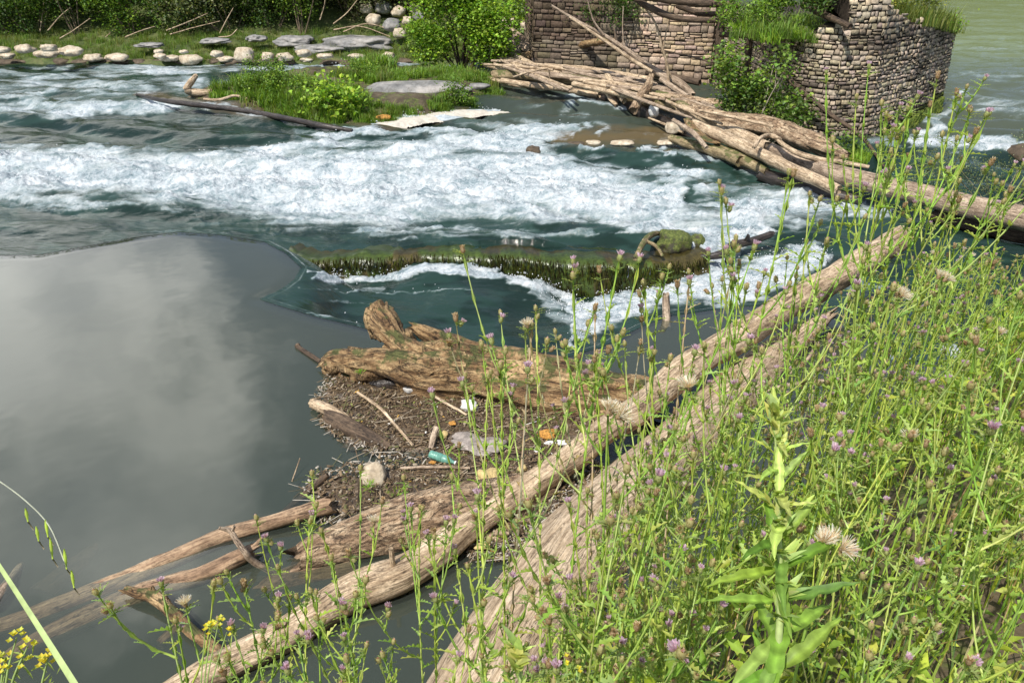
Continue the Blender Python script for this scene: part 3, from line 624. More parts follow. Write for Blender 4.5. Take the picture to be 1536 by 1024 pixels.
a1 = P(797, 112, -.42); a2 = P(905, 118, -.42); a3 = P(1066, 126, -.42); a4 = Vector((A.x - .1, 23.7))
pth2 = [Vector((a1.x - .2, a1.y + 4)), a1, a2, a3, a4]
SS2 = [0]
for a, b in zip(pth2, pth2[1:]): SS2.append(SS2[-1] + (Vector(b[:2]) - Vector(a[:2])).length)
def tint2(s, z):  # left stretches: darker brown stone with shade painted into it
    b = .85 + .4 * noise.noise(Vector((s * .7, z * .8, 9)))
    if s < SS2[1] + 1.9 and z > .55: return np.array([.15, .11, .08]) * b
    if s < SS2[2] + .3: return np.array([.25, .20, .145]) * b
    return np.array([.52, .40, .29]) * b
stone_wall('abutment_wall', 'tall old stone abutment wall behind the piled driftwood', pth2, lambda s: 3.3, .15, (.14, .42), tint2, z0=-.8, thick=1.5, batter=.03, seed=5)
# ================================================================== LOG JAM
J = 'logs'
log('log', 'upper bleached pole with a split left tip on the log jam', [(714, 69, .1, 3), (765, 83, .1, 5), (809, 103, 0, 5), (842, 112, -.05, 4)])
log('log', 'broad ribbed grey log under the upper bleached pole', [(731, 86, -.05, 7), (778, 99, -.05, 9), (822, 111, -.1, 8), (875, 124, -.15, 6)], 'drift_grey')
log('log', 'long pale mossy log running the whole length of the jam', [(740, 113, -.15, 7), (765, 113, -.12, 7), (830, 117, -.1, 8), (895, 126, -.08, 8), (960, 139, -.05, 8), (1025, 152, 0, 9), (1087, 161, 0, 8)], 'drift_mossy', lump=.2)
log('log', 'slim bleached pole along the back of the jam', [(817, 99, 0, 4), (882, 104, 0, 4), (934, 112, 0, 4), (975, 119, 0, 4)])
log('pole', 'thin pole poking left above the waterline of the jam', [(722, 96, -.1, 3), (765, 107, -.05, 3), (800, 110, -.05, 2)], cat='pole', lump=.05)
log('pole', 'bleached pole second from the water at the jam front', [(752, 121, -.2, 4), (810, 130, -.2, 4.5), (874, 134, -.2, 4)], cat='pole')
log('pole', 'lowest thin pale pole skimming the water in front of the jam', [(710, 108, -.22, 2.5), (734, 118, -.25, 3), (778, 128, -.25, 3.5), (820, 130, -.25, 4), (898, 143, -.25, 4)], cat='pole')
log('log', 'tan log curving up from the stump to the abutment wall', [(778, 88, .0, 7), (825, 77, .25, 7), (882, 64, .5, 6), (934, 56, .7, 5), (973, 52, .8, 4)], 'drift_orange', twigs=[[(870, 68, .5, 5), (900, 62, .75, 5), (925, 60, .8, 3)]])
log('log', 'dark curved log lying over the tan curving log', [(797, 76, .15, 5), (825, 64, .4, 5), (874, 58, .6, 4.5), (905, 60, .6, 3)], 'drift_dark')
log('stump', 'thick broken stump leaning up at the left end of the jam', [(753, 46, .55, 12), (768, 60, .35, 14), (792, 82, 0, 12)], 'drift_grey', 'stump', 14, lump=.3, rough=.14)
log('dead_tree', 'tall bare leaning sapling trunk crossing over the jam', [(826, 8, ('y', 21.5), 1.8), (870, 34, ('y', 21.3), 2.4), (921, 62, ('y', 21.1), 3), (984, 107, ('y', 20.7), 5), (1018, 124, ('y', 20.2), 6), (1040, 143, ('y', 19.8), 5)], 'drift_grey', 'dead tree', 9,
    twigs=[[(905, 52, ('y', 21.1), 2), (890, 30, ('y', 21.1), 1.3), (880, -3, ('y', 21.1), .8)], [(925, 64, ('y', 21.1), 2), (921, 42, ('y', 21), 1.2)], [(935, 70, ('y', 21), 1.6), (934, 40, ('y', 21), 1), (935, 10, ('y', 21), .7)]])
log('pole', 'long bleached bare branch leaning beside the sapling trunk', [(853, 25, ('y', 21.2), 1.4), (908, 62, ('y', 20.9), 2.4), (945, 88, ('y', 20.7), 2.8), (978, 108, ('y', 20.4), 3)], 'drift_pale', 'branch', 8)
log('dead_sapling', 'slender forked bare sapling standing up from the jam before the wall', [(1003, 122, ('y', 20), 2.4), (1000, 95, ('y', 20), 2.2), (994, 74, ('y', 20), 2), (984, 38, ('y', 20), 1.8), (968, 12, ('y', 20), 1.5), (955, -8, ('y', 20), 1.2)], 'drift_pale', 'dead sapling', 7,
    twigs=[[(994, 76, ('y', 20), 1.4), (999, 50, ('y', 20), 1.1), (1007, 10, ('y', 20), .8)], [(990, 62, ('y', 20), 1), (992, 42, ('y', 20), .8)], [(1002, 104, ('y', 20), 1.2), (1008, 118, ('y', 20), 1.2)]])
log('log', 'short knobbly upright chunk propped on the mossy jam log', [(976, 115, ('y', 19.6), 5), (972, 130, ('y', 19.3), 7), (960, 146, ('y', 18.9), 7), (950, 166, ('y', 18.5), 7)], 'bark_wood', lump=.25)
log('log', 'pale square cut stick propped on the front of the jam', [(911, 114, .2, 4.5), (924, 134, 0, 4.5), (936, 152, -.15, 4)], 'drift_pale')
log('log', 'torn pale root wedge beside the square cut stick', [(905, 122, .1, 4), (910, 134, 0, 8), (918, 148, -.2, 7), (924, 158, -.3, 3)], 'drift_pale', lump=.35, flat=.5)
log('pole', 'thick stick slanting down from the sapling foot', [(992, 119, .25, 4), (1012, 133, .15, 4), (1032, 146, .05, 4)], 'drift_grey', 'pole')
log('pole', 'thin bleached stick trailing to the water below the jam', [(973, 177, -.3, 1.5), (1000, 188, -.3, 1.8), (1024, 199, -.35, 1.5)], 'drift_pale', 'stick')
log('log', 'short mossy log end behind the knobbly chunk', [(935, 143, -.15, 9), (975, 150, -.1, 10), (1015, 160, -.05, 10), (1050, 172, 0, 9)], 'drift_mossy', lump=.25)
log('log', 'dark cracked bark log with a frayed end at the middle of the jam', [(1000, 146, 0, 7), (1040, 153, .05, 8), (1086, 160, .05, 8)], 'bark_wood', rough=.15)
log('log', 'great dark ribbed bark trunk with a frayed right end', [(1018, 154, 0, 7), (1074, 176, .12, 11), (1120, 184, .12, 14), (1160, 192, .1, 15), (1215, 212, .05, 15), (1268, 238, -.05, 10)], 'bark_wood', seg=22, rough=.1, groove=.16, twigs=[[(1215, 215, .1, 7), (1245, 226, .05, 6), (1272, 236, 0, 3)]])
log('log', 'tan smooth log tucked below the great bark trunk', [(1020, 164, 0, 8), (1060, 178, 0, 9), (1105, 199, 0, 9), (1152, 222, -.03, 9)], 'drift_pale')
log('log', 'long bleached log with a split flared head in front of the bark trunk', [(1040, 186, .1, 7), (1067, 198, .08, 9), (1110, 216, .05, 9), (1158, 240, 0, 9), (1205, 262, -.05, 9), (1258, 285, -.15, 8)], 'drift_pale', seg=16, lump=.2)
log('plank', 'curled weathered slab split off the bleached log', [(1030, 178, .2, 5), (1040, 195, .1, 9), (1058, 208, .0, 9), (1078, 215, -.05, 5)], 'drift_orange', 'slab', flat=.35, lump=.25)
log('log', 'green mossy log with a pointed end nearest the rocks', [(1006, 207, -.28, 5), (1030, 215, -.25, 7), (1081, 230, -.2, 8), (1110, 242, -.2, 8)], 'drift_mossy')
log('log', 'tan wedge log low between mossy log and bleached log', [(1075, 222, -.2, 8), (1110, 238, -.2, 9), (1150, 258, -.25, 6)], 'drift_mossy')
log('branch', 'crooked bare pale branch lying over the long bleached log', [(1131, 222, .25, 3), (1140, 208, .35, 3), (1152, 203, .32, 3.4), (1163, 206, .3, 3.5), (1175, 217, .25, 3.5), (1195, 229, .18, 4), (1230, 240, .1, 5), (1265, 244, .05, 4), (1303, 251, 0, 3)], 'drift_pale', 'branch', 9, lump=.12,
    twigs=[[(1160, 206, .3, 2.5), (1172, 208, .34, 1.8)]])
log('log', 'grey log end showing between the two bark logs', [(1155, 224, .0, 9), (1190, 238, -.02, 9), (1228, 252, -.08, 8)], 'drift_grey')
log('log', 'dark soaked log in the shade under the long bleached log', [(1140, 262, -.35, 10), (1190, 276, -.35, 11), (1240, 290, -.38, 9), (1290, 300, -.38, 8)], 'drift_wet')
log('log', 'very long smooth trunk reaching from the jam past the right edge', [(1226, 251, -.05, 11), (1260, 262, -.02, 13), (1325, 278, 0, 14), (1425, 302, .05, 16), (1500, 320, .1, 18), (1600, 342, .15, 19)], 'drift_grey', seg=20, lump=.08, twigs=[[(1312, 268, .1, 4), (1322, 262, .2, 3)]])
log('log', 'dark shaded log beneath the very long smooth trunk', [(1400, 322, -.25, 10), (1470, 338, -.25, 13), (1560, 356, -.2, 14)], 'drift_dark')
log('driftwood_scrap', 'dark tangle of soaked wood under the jam front', [(900, 146, -.4, 7), (960, 168, -.4, 9), (1010, 190, -.4, 8), (1060, 215, -.4, 6)], 'drift_wet', 'log', rough=.3)
log('driftwood_scrap', 'dark soaked pole along the waterline of the jam', [(770, 128, -.38, 5), (840, 136, -.4, 6), (905, 146, -.4, 5)], 'drift_wet', 'log', rough=.2)
log('log', 'weathered log wedged between the back pole and the mossy log', [(845, 108, -.1, 5), (900, 116, -.1, 6), (970, 129, -.1, 6), (1020, 140, -.08, 5)], 'drift_grey')
rock_obj('foam_block', 'white foam scrap caught on the logs beside the knobbly chunk', P(981, 166, -.1), (.13, .1, .17), 'white_foam' if 'white_foam' in MATS else 'rock_pale', 'litter')
rock_obj('foam_block', 'lumpy cream foam scrap at the water edge of the jam', P(1012, 192, -.3), (.25, .15, .14), 'rock_pale', 'litter')
for lab, l_, mt in [('bleached pole third from the top at the left tip of the jam', [(728, 78, .08, 3), (760, 92, .05, 4), (800, 108, 0, 4), (830, 116, -.05, 3)], 'drift_pale'),
                  ('thin grey pole between the ribbed log and the mossy log', [(748, 99, -.02, 3), (800, 110, .0, 4), (860, 117, .03, 4), (930, 128, .03, 3)], 'drift_grey'),
                  ('crooked grey branch lying on the mossy log before the sapling', [(845, 100, .2, 2), (880, 108, .15, 3), (915, 110, .12, 3), (950, 122, .1, 3)], 'drift_grey'),
                  ('pale pole hidden behind the square cut stick', [(860, 126, .0, 4), (920, 139, .0, 4), (980, 152, .0, 4)], 'drift_pale'),
                  ('thin bleached stick crossing the poles at the jam left end', [(770, 116, .1, 1.4), (795, 108, .2, 1.6), (822, 103, .25, 1.3)], 'drift_pale'),
                  ('short upright twig stuck in the long mossy log', [(825, 123, .0, 1.2), (824, 112, .2, 1.2), (823, 104, .35, 1)], 'drift_pale'),
                  ('dark pole under the back of the jam near the wall foot', [(880, 96, -.2, 5), (940, 104, -.2, 5), (1000, 114, -.2, 5), (1050, 124, -.25, 5)], 'drift_dark'),
                  ('grey stick wedged behind the flared head of the bleached log', [(1010, 180, .15, 3), (1040, 200, .1, 4), (1060, 222, .0, 3)], 'drift_grey'),
                  ('slim pale pole along the top of the great bark trunk', [(1050, 166, .3, 2), (1100, 176, .35, 2.5), (1160, 190, .3, 2)], 'drift_pale')]:
    log('pole', lab, l_, mt, 'pole', 10, lump=.12, rough=.1)
for k in range(22):
    random.seed(900 + k); x0 = random.uniform(725, 1010); yb = np.interp(x0, [720, 900, 1010], [88, 122, 150]) + random.uniform(-14, 8); Ls = random.uniform(50, 120); sl = random.uniform(.05, .45)
    log('pole', 'slim sun-bleached pole among the many in the pile before the abutment', [(x0, yb, .05 + .1 * random.random(), random.uniform(1.2, 3)), (x0 + Ls * .5, yb + Ls * .5 * sl + random.uniform(-3, 3), .1, random.uniform(2, 3.4)), (x0 + Ls, yb + Ls * sl, .12, random.uniform(1, 2.5))], random.choice(['drift_pale', 'drift_pale', 'drift_grey']), 'pole', 8, group='slim poles in the driftwood pile', lump=.12)
# beams and props on the pier
log('beam', 'diagonal pole leaning from the platform down the pier face', [(1126, 44, ('y', 18.4), 3), (1155, 86, ('y', 17.6), 3.2), (1195, 130, ('y', 16.9), 3.6), (1250, 175, ('y', 16.3), 3.4), (1293, 206, ('y', 15.9), 3), (1335, 262, ('y', 14.2), 1.6)], 'drift_dark', 'pole', 8, lump=.04)
log('beam', 'upright prop post under the driftwood beams left of the bush', [(1083, 18, ('y', 19.2), 6), (1080, 60, ('y', 19.2), 6.5), (1078, 104, ('y', 19.2), 7)], 'drift_dark', 'post')
log('beam', 'second upright prop post behind the leafy bush', [(1126, 48, ('y', 19.2), 5), (1122, 85, ('y', 19.2), 5), (1120, 122, ('y', 19.2), 5.5)], 'drift_dark', 'post')
log('beam', 'dark log end jutting out over the pier face', [(1205, 8, ('y', 18.4), 4.5), (1235, 22, ('y', 17.4), 5), (1276, 40, ('y', 16.4), 4)], 'drift_dark', 'beam')
log('beam', 'topmost dark beam crossing above the abutment', [(930, -10, ('y', 19.8), 5), (1020, 2, ('y', 19.4), 5.5), (1110, 9, ('y', 19.2), 5)], 'drift_dark', 'beam')
log('beam', 'curved dark beam sagging below the topmost beam', [(945, -8, ('y', 20), 4), (975, 12, ('y', 19.8), 5), (1020, 28, ('y', 19.5), 4.5), (1082, 31, ('y', 19.2), 4)], 'drift_dark', 'beam')
log('beam', 'short dark beam between the two long beams', [(1015, 8, ('y', 19.8), 4), (1050, 20, ('y', 19.6), 4.5), (1095, 22, ('y', 19.4), 4)], 'drift_dark', 'beam')
log('beam', 'thin horizontal log under the platform plants', [(1080, 52, ('y', 18.9), 4), (1130, 54, ('y', 18.5), 4.5), (1190, 60, ('y', 17.8), 4)], 'drift_dark', 'beam')
log('branch', 'thin dark branch drooping between the abutment and prop post', [(995, 76, ('y', 20.5), 1.2), (1040, 86, ('y', 20.1), 1.5), (1076, 92, ('y', 19.4), 1.6), (1086, 60, ('y', 19), 1.6)], 'drift_dark', 'branch', 6, lump=.05)
# ================================================================== DRIFTWOOD BY THE ISLAND
log('driftwood', 'antler shaped pale driftwood with an upturned horn beside the island', [(294, 114, .12, 3.5), (286, 124, 0, 5), (281, 134, -.15, 6), (290, 139, -.25, 6), (315, 139, -.25, 5), (345, 134, -.22, 4)], 'drift_pale', 'driftwood', 10, lump=.2)
log('branch', 'thin curved bleached branch resting on the island edge', [(306, 149, -.28, 2), (330, 150, -.25, 2.5), (352, 144, -.18, 2.2), (372, 149, -.25, 2), (386, 154, -.3, 1.5)], 'drift_pale', 'branch', 7)
log('pole', 'long dark soaked pole trailing downstream from the island', [(205, 142, -.36, 2), (245, 151, -.28, 3.5), (300, 158, -.27, 4), (370, 167, -.27, 4), (430, 178, -.28, 4.5), (480, 188, -.30, 4.5), (528, 196, -.36, 3)], 'drift_wet', 'pole', 9)
# ================================================================== NEAR DRIFTWOOD
log('log', 'long slender peeled log lying diagonally across the pool between thistles and debris', [(240, 1052, .03, 22.9), (320, 1006, .04, 24.6), (420, 955, .06, 26.4), (520, 893, .07, 29.0), (600, 862, .1, 28.2), (660, 822, .1, 25.5), (720, 778, .12, 22.0), (850, 692, .2, 21.1), (905, 650, .26, 20.2), (960, 612, .32, 22.0), (1012, 566, .36, 23.8), (1060, 532, .4, 22.0), (1130, 492, .44, 22.9), (1200, 446, .48, 21.1), (1290, 396, .5, 20.2), (1352, 356, .52, 17.6)],
    'drift_pale', seg=36, rings=220, lump=.16, rough=.06, groove=.08, twigs=[[(430, 948, .1, 6), (424, 934, .2, 5)], [(985, 588, .4, 6), (980, 572, .5, 5)], [(1215, 438, .55, 5), (1222, 425, .62, 3)], [(590, 850, .2, 4), (588, 835, .3, 4), (586, 822, .38, 3.5)], [(745, 798, .12, 5), (762, 800, .08, 3)]])
log('log', 'massive weathered grey trunk sloping down through the thistles beside the peeled log', [(690, 1110, .05, 92), (745, 1010, .06, 86), (805, 920, .05, 78), (866, 834, .03, 70), (945, 750, .0, 56), (1018, 672, -.02, 46), (1096, 596, -.02, 40), (1156, 538, .02, 28), (1208, 498, .1, 18), (1244, 474, .2, 6)], 'trunk_weathered', seg=40, rings=120, lump=.1, rough=.03, groove=.07)
o = log('root_log', 'hollow rotten orange-brown log with two upturned horns at the weir lip', [(618, 556, .14, 30), (640, 559, .14, 40), (670, 562, .12, 44), (720, 567, .1, 43), (800, 580, .1, 46), (880, 592, .08, 46), (960, 606, .04, 40)], 'drift_orange', seg=48, rings=150, lump=.26, rough=.15, groove=.2, ragged=1.2,
    twigs=[[(574, 466, .55, 13), (573, 478, .54, 19), (580, 492, .49, 20), (596, 512, .41, 16), (615, 528, .33, 22), (650, 547, .24, 28), (690, 558, .18, 32)], [(618, 488, .45, 6), (640, 500, .38, 12), (690, 522, .26, 17), (770, 550, .2, 22)],
           [(486, 545, .06, 7), (500, 538, .15, 13), (520, 536, .22, 14), (550, 538, .27, 17), (580, 541, .28, 20), (612, 548, .26, 25), (650, 560, .2, 28)], [(490, 552, .02, 11), (520, 566, .0, 11), (545, 574, -.02, 9)], [(616, 575, .1, 9), (625, 560, .2, 13), (622, 546, .3, 12)]])

for (px_, py_, z_, sx_, sy_, sz_, rt_) in [(574, 484, .46, .17, .15, .22, 0), (562, 548, .17, .36, .17, .15, -.1), (505, 546, .1, .15, .12, .1, .3), (622, 552, .18, .22, .22, .22, .2), (600, 520, .3, .17, .16, .18, 0)]:
    NSEED[0] += 1; mb_ = MB(); rockmb(mb_, (0, 0, 0), (sx_, sy_, sz_), NSEED[0], 4, .42, rt_); b_ = mb_.build('burl', 'drift_orange', o); b_.location = P(px_, py_, z_) - o.location
mbh = MB(); rockmb(mbh, (0, 0, 0), (.26, .14, .1), 5, 3, .2); hb = mbh.build('hollow', 'drift_wet', o); hb.location = P(588, 574, .02) - o.location  # dark lump standing in for the black shade of the log opening
log('log', 'half sunk log with flaking ridged bark under the peeled log', [(450, 838, .02, 20), (480, 826, .04, 27), (560, 800, .06, 37), (640, 778, .07, 42), (720, 762, .06, 40), (800, 738, .02, 30)], 'bark_wood', seg=30, rings=90, rough=.09, groove=.14, lump=.12, ragged=.8)
log('pole', 'thin bark pole lying behind the ridged bark log', [(545, 775, .05, 9), (620, 757, .08, 10), (700, 746, .08, 10), (768, 735, .06, 8)], 'drift_grey', 'pole')
log('pole', 'pale pole with a dry upper end sinking into the murky pool', [(-40, 955, -.095, 14), (60, 920, -.085, 15), (180, 872, -.065, 15), (255, 840, -.035, 14), (330, 806, .0, 13), (420, 779, .05, 11), (497, 756, .1, 13)], 'drift_brown', 'pole', seg=18, rings=90, lump=.08)
log('pole', 'sinking brown pole with a splintered dry tip beside the crossing twig', [(-30, 1020, -.13, 15), (60, 962, -.11, 16), (160, 912, -.08, 17), (240, 880, -.06, 15), (300, 862, -.02, 14), (350, 840, .03, 13), (378, 826, .06, 10)], 'drift_brown', 'pole', seg=18, rings=80, ragged=1.2, twigs=[[(360, 838, .05, 5), (378, 822, .09, 4), (393, 806, .12, 2)], [(135, 918, -.14, 8), (122, 912, -.14, 7)]])
log('stick', 'forked dry twig crossing the two sinking poles', [(329, 791, .3, 2.5), (345, 796, .25, 4), (356, 812, .2, 4.5), (368, 828, .14, 5), (378, 840, .06, 5), (410, 858, -.08, 5), (432, 864, -.16, 4)], 'drift_grey', 'twig', 8, twigs=[[(348, 798, .24, 2.5), (352, 788, .3, 2)]])
log('branch', 'mossy forked branch running from the poles to the peeled log', [(188, 884, .06, 6), (205, 888, .06, 8), (232, 894, .07, 11), (255, 915, .05, 9), (290, 948, .04, 9), (345, 988, .03, 9)], 'drift_orange', 'branch', 12, rough=.14, twigs=[[(232, 894, .07, 6), (226, 880, .12, 4)]])
log('sunken_stick', 'blunt sunken stub below the mossy forked branch', [(240, 966, -.1, 9), (258, 950, -.09, 9), (276, 934, -.08, 8)], 'drift_sunk', 'stick', 10)
log('sunken_log', 'brown drowned log end showing through the water left of the bark log', [(388, 884, -.1, 8), (410, 876, -.09, 16), (460, 862, -.09, 21), (530, 850, -.1, 22)], 'drift_sunk', 'log', 14)
log('sunken_stick', 'drowned pale stick lying between the sinking poles and bark log', [(270, 882, -.12, 6), (330, 876, -.12, 7), (400, 868, -.14, 6)], 'drift_sunk', 'stick', 10)
log('sunken_log', 'faint drowned trunk deep under the pole tips', [(60, 900, -.2, 24), (110, 860, -.2, 22), (150, 825, -.22, 14)], 'drift_sunk', 'log', 12)
log('stick', 'short stick by the pool edge behind the reed blade', [(-15, 910, .0, 9), (10, 880, -.04, 9), (32, 848, -.1, 6)], 'drift_grey', 'stick', 10)
log('stick', 'long thin drowned stick leaning into the debris from the poles', [(415, 778, -.08, 5), (445, 752, -.04, 5), (480, 722, .05, 5), (492, 712, .1, 4)], 'drift_dark', 'stick', 8)
log('stick', 'straight grey stick pointing from open water to the hollow log', [(446, 518, .02, 4.5), (452, 524, .01, 3.6), (490, 548, .03, 3.2)], 'drift_dark', 'stick', 8)
log('reed', 'tiny pale reed floating alone on the open pool', [(438, 722, -.0, 1.0), (450, 687, .1, .8)], 'drift_pale', 'reed', 5)
log('log', 'short pale broken log end at the left tip of the debris', [(470, 605, .05, 8), (490, 614, .06, 9), (515, 627, .04, 8), (530, 640, .0, 5)], 'drift_pale', 'log', 14)
log('log', 'grey mud-caked log beside the short pale log end', [(492, 625, .02, 12), (520, 640, .03, 14), (560, 660, .01, 12), (585, 672, 0, 7)], 'drift_dark', 'log', 14, rough=.16)
log('stick', 'long straight straw-coloured stick across the debris', [(536, 588, .06, 2.2), (570, 612, .07, 2.6), (600, 645, .07, 2.5), (620, 668, .05, 2)], 'drift_pale', 'stick', 6)
log('stick', 'thin pale stick between the two white stones', [(638, 586, .07, 2.2), (665, 602, .08, 2.5), (700, 622, .07, 2)], 'drift_pale', 'stick', 6)
log('stick', 'brown stick lying level under the green bottle', [(600, 702, .05, 2.5), (660, 700, .06, 2.5), (705, 702, .05, 2)], 'drift_grey', 'stick', 6)
log('plank', 'narrow grey slat standing up beside the green bottle', [(655, 640, .14, 5), (650, 655, .1, 5), (646, 672, .05, 4)], 'drift_grey', 'slat', 8, flat=.4)
log('plank', 'pale chip of wood in the gap beside the massive trunk', [(735, 800, .03, 5), (746, 808, .04, 6), (756, 815, .03, 5)], 'drift_pale', 'chip', 8, flat=.4)
log('branch', 'bleached thin branch arching over water behind the right thistles', [(1140, 588, .2, 3), (1180, 578, .25, 3), (1225, 572, .25, 3.5), (1300, 572, .2, 4), (1345, 568, .1, 3)], 'drift_grey', 'branch', 8, twigs=[[(1185, 560, .3, 2), (1210, 540, .4, 2.5), (1228, 512, .55, 2)]])
# ---- floating debris raft
deb = [(500, 560), (478, 598), (490, 640), (520, 662), (575, 684), (640, 692), (560, 700), (520, 700), (545, 712), (480, 708), (465, 735), (478, 770), (510, 788), (560, 782), (600, 775), (700, 770), (790, 745), (860, 690), (930, 640), (960, 600), (820, 570), (620, 560)]
deb2 = [(700, 800), (712, 832), (760, 835), (800, 800), (850, 750), (900, 705), (880, 690), (800, 750)]
dw = [[tuple(P(x, y, 0)[:2]) for x, y in d] for d in (deb, deb2)]
mb = MB(); root = empty('floating_debris', P(650, 680, 0)); tag(root, 'brown raft of twigs, silt and litter trapped between the logs', 'debris', kind='stuff')
for k, poly in enumerate(dw):
    xs = [p[0] for p in poly]; ysx = [p[1] for p in poly]
    X, Y = np.meshgrid(np.arange(min(xs) - .2, max(xs) + .2, .014), np.arange(min(ysx) - .2, max(ysx) + .2, .014))
    d = poly_dist(X, Y, poly) + (fbm(X * 5, Y * 5, 4, 3) - .5) * .28
    Zd = -.03 + .06 * sstep(.0, -.12, d) + (fbm(X * 9, Y * 9, 4, 6) - .5) * .07 + (vn(X * 60, Y * 60, 8) - .5) * .014
    c = np.array((.085, .058, .033)) * (.35 + 1.3 * fbm(X * 14, Y * 14, 4, 9))[..., None]; c = np.where((vn(X * 45, Y * 45, 4) > .8)[..., None], c * 2.0 + .03, c)
    c = c * (.75 + .5 * fbm(X * 2, Y * 2, 2, 66))[..., None]
    ob = grid_mesh('silt_mat', X, Y, Zd, 'wet_silt', d < .02, None, c); ob.parent = root; ob.matrix_parent_inverse = Matrix.Translation(-root.location)
    n = 9000 if k == 0 else 2000; cnt = 0
    bx = (min(xs) - .1, max(xs) + .1); by = (min(ysx) - .1, max(ysx) + .1)
    cand = np.stack([RS.uniform(*bx, n * 3), RS.uniform(*by, n * 3)], -1); dc = poly_dist(cand[:, 0], cand[:, 1], poly)
    for (x, y), dv in zip(cand, dc):
        if dv > .05 or cnt > n: continue
        cnt += 1; a = random.gauss(.5, .8); L = random.expovariate(1 / .009) + .005; w = random.uniform(.002, .007); t = random.random()
        if t > .94: L = random.uniform(.04, .2); w = random.uniform(.0015, .004)
        if .8 < t < .88: L = random.uniform(.008, .02); w = L * .6
        z = .035 + random.uniform(-.01, .02) + (-.02 if dv > -.05 else 0)
        co = random.choice([(.26, .19, .115), (.15, .105, .06), (.10, .07, .04), (.08, .055, .035), (.19, .13, .07), (.34, .28, .2), (.13, .13, .05), (.06, .04, .025), (.16, .11, .065)])
        if random.random() < .012: co = random.choice([(.75, .73, .68), (.6, .35, .06), (.25, .32, .05)])
        ca, sa = math.cos(a), math.sin(a); dz = random.uniform(-.012, .012)
        if dv > -.09 and random.random() < .3: co = (.42, .38, .32)
        mb.add([(x - ca * L - sa * w, y - sa * L + ca * w, z - dz), (x - ca * L + sa * w, y - sa * L - ca * w, z - dz), (x + ca * L + sa * w, y + sa * L - ca * w, z + dz), (x + ca * L - sa * w, y + sa * L + ca * w, z + dz), (x - ca * L * .9, y - sa * L * .9, z + w * 1.2 - dz), (x + ca * L * .9, y + sa * L * .9, z + w * 1.2 + dz)],
               [(1, 2, 5), (1, 5, 4), (2, 3, 5), (3, 0, 4), (3, 4, 5), (0, 1, 4)], co)
ob = mb.build('twigs_and_chips', 'bits', root); ob.matrix_parent_inverse = Matrix.Translation(-root.location)
for px, py, s_, lab in [(596, 745, .12, 'small green weed sprouting beside the ridged bark log'), (552, 732, .07, 'tiny green sprig at the foot of the mottled lump'), (540, 560, .05, 'bright green sprig on the hollow lobe of the root log'), (810, 533, .14, 'green sprigs on the water side of the root log'), (700, 750, .07, 'small weed beside the cream pebble')]:
    mb = MB()
    for q in range(40):
        random.seed(px * 7 + q); d_ = Vector((random.gauss(0, 1), random.gauss(0, 1), abs(random.gauss(0, 1)) + .2)).normalized(); sd_ = d_.cross(Vector((.3, .2, 1))).normalized() * .006; p_ = d_ * s_ * random.uniform(.1, .9)
        mb.add([p_ - sd_, p_ + sd_, p_ + d_ * .035], [(0, 1, 2)], (.2 + random.random() * .12, .36 + random.random() * .15, .05))
    o = mb.build('green_sprig', 'leaf'); o.location = P(px, py, .1 if py > 600 else .25); tag(o, lab, 'weed')
random.seed(5)
# litter on the raft
def litter(name, label, cat, px, py, s, mat, z=.06, rough=.35, rot=0, sub=3, col=None):
    NSEED[0] += 1; mb = MB(); rockmb(mb, (0, 0, 0), s, NSEED[0], sub, rough, rot); o = mb.build(name, mat); o.location = P(px, py, z); return tag(o, label, cat)
litter('stone', 'grey rounded foam lump below the hollow log opening', 'lump', 618, 584, (.085, .06, .05), 'pale_lump')
litter('foam_scrap', 'bright white lumpy foam scrap on the debris below the root log', 'litter', 704, 608, (.085, .06, .055), 'white_foam', rough=.55)
litter('foam_scrap', 'orange crumbly foam scrap beside the thistle stems', 'litter', 822, 650, (.08, .05, .04), 'orange', rough=.6)
litter('leaf_scrap', 'small orange leaf scrap above the green bottle', 'litter', 679, 635, (.035, .03, .012), 'orange', rough=.4)
litter('stone', 'pale yellow blocky foam chunk near the peeled log', 'lump', 733, 716, (.1, .075, .07), 'yellow_lump', rough=.3)
litter('stone', 'brown and white mottled lump at the left of the debris', 'lump', 562, 712, (.11, .09, .1), 'rock_pale', rough=.4)
litter('plastic_scrap', 'crumpled grey translucent sheet right of the green bottle', 'litter', 720, 667, (.22, .11, .035), 'grey_sheet', rough=.6, rot=-.2, sub=4)
litter('plastic_scrap', 'white flat scrap under the orange foam', 'litter', 838, 664, (.11, .03, .02), 'white_foam', rough=.5)
litter('stone', 'small cream pebble on the bark log', 'lump', 703, 761, (.032, .025, .02), 'white_foam')
litter('stone', 'small tan pebble beside the cream pebble', 'lump', 684, 765, (.03, .025, .02), 'yellow_lump')
litter('stone', 'yellow lichen-coloured lump between slat and grey sheet', 'lump', 664, 652, (.05, .04, .03), 'yellow_lump')
litter('stone', 'tan flat scrap in the gap by the massive trunk', 'lump', 724, 818, (.06, .035, .015), 'yellow_lump')
litter('stone', 'round white pebble below the white flat scrap', 'lump', 806, 675, (.03, .025, .025), 'white_foam')
litter('cork_float', 'little orange scrap under the green bottle neck', 'litter', 649, 693, (.03, .018, .012), 'orange')
litter('stone', 'cream lump beside the yellow blocky foam chunk', 'lump', 784, 702, (.045, .035, .03), 'yellow_lump')
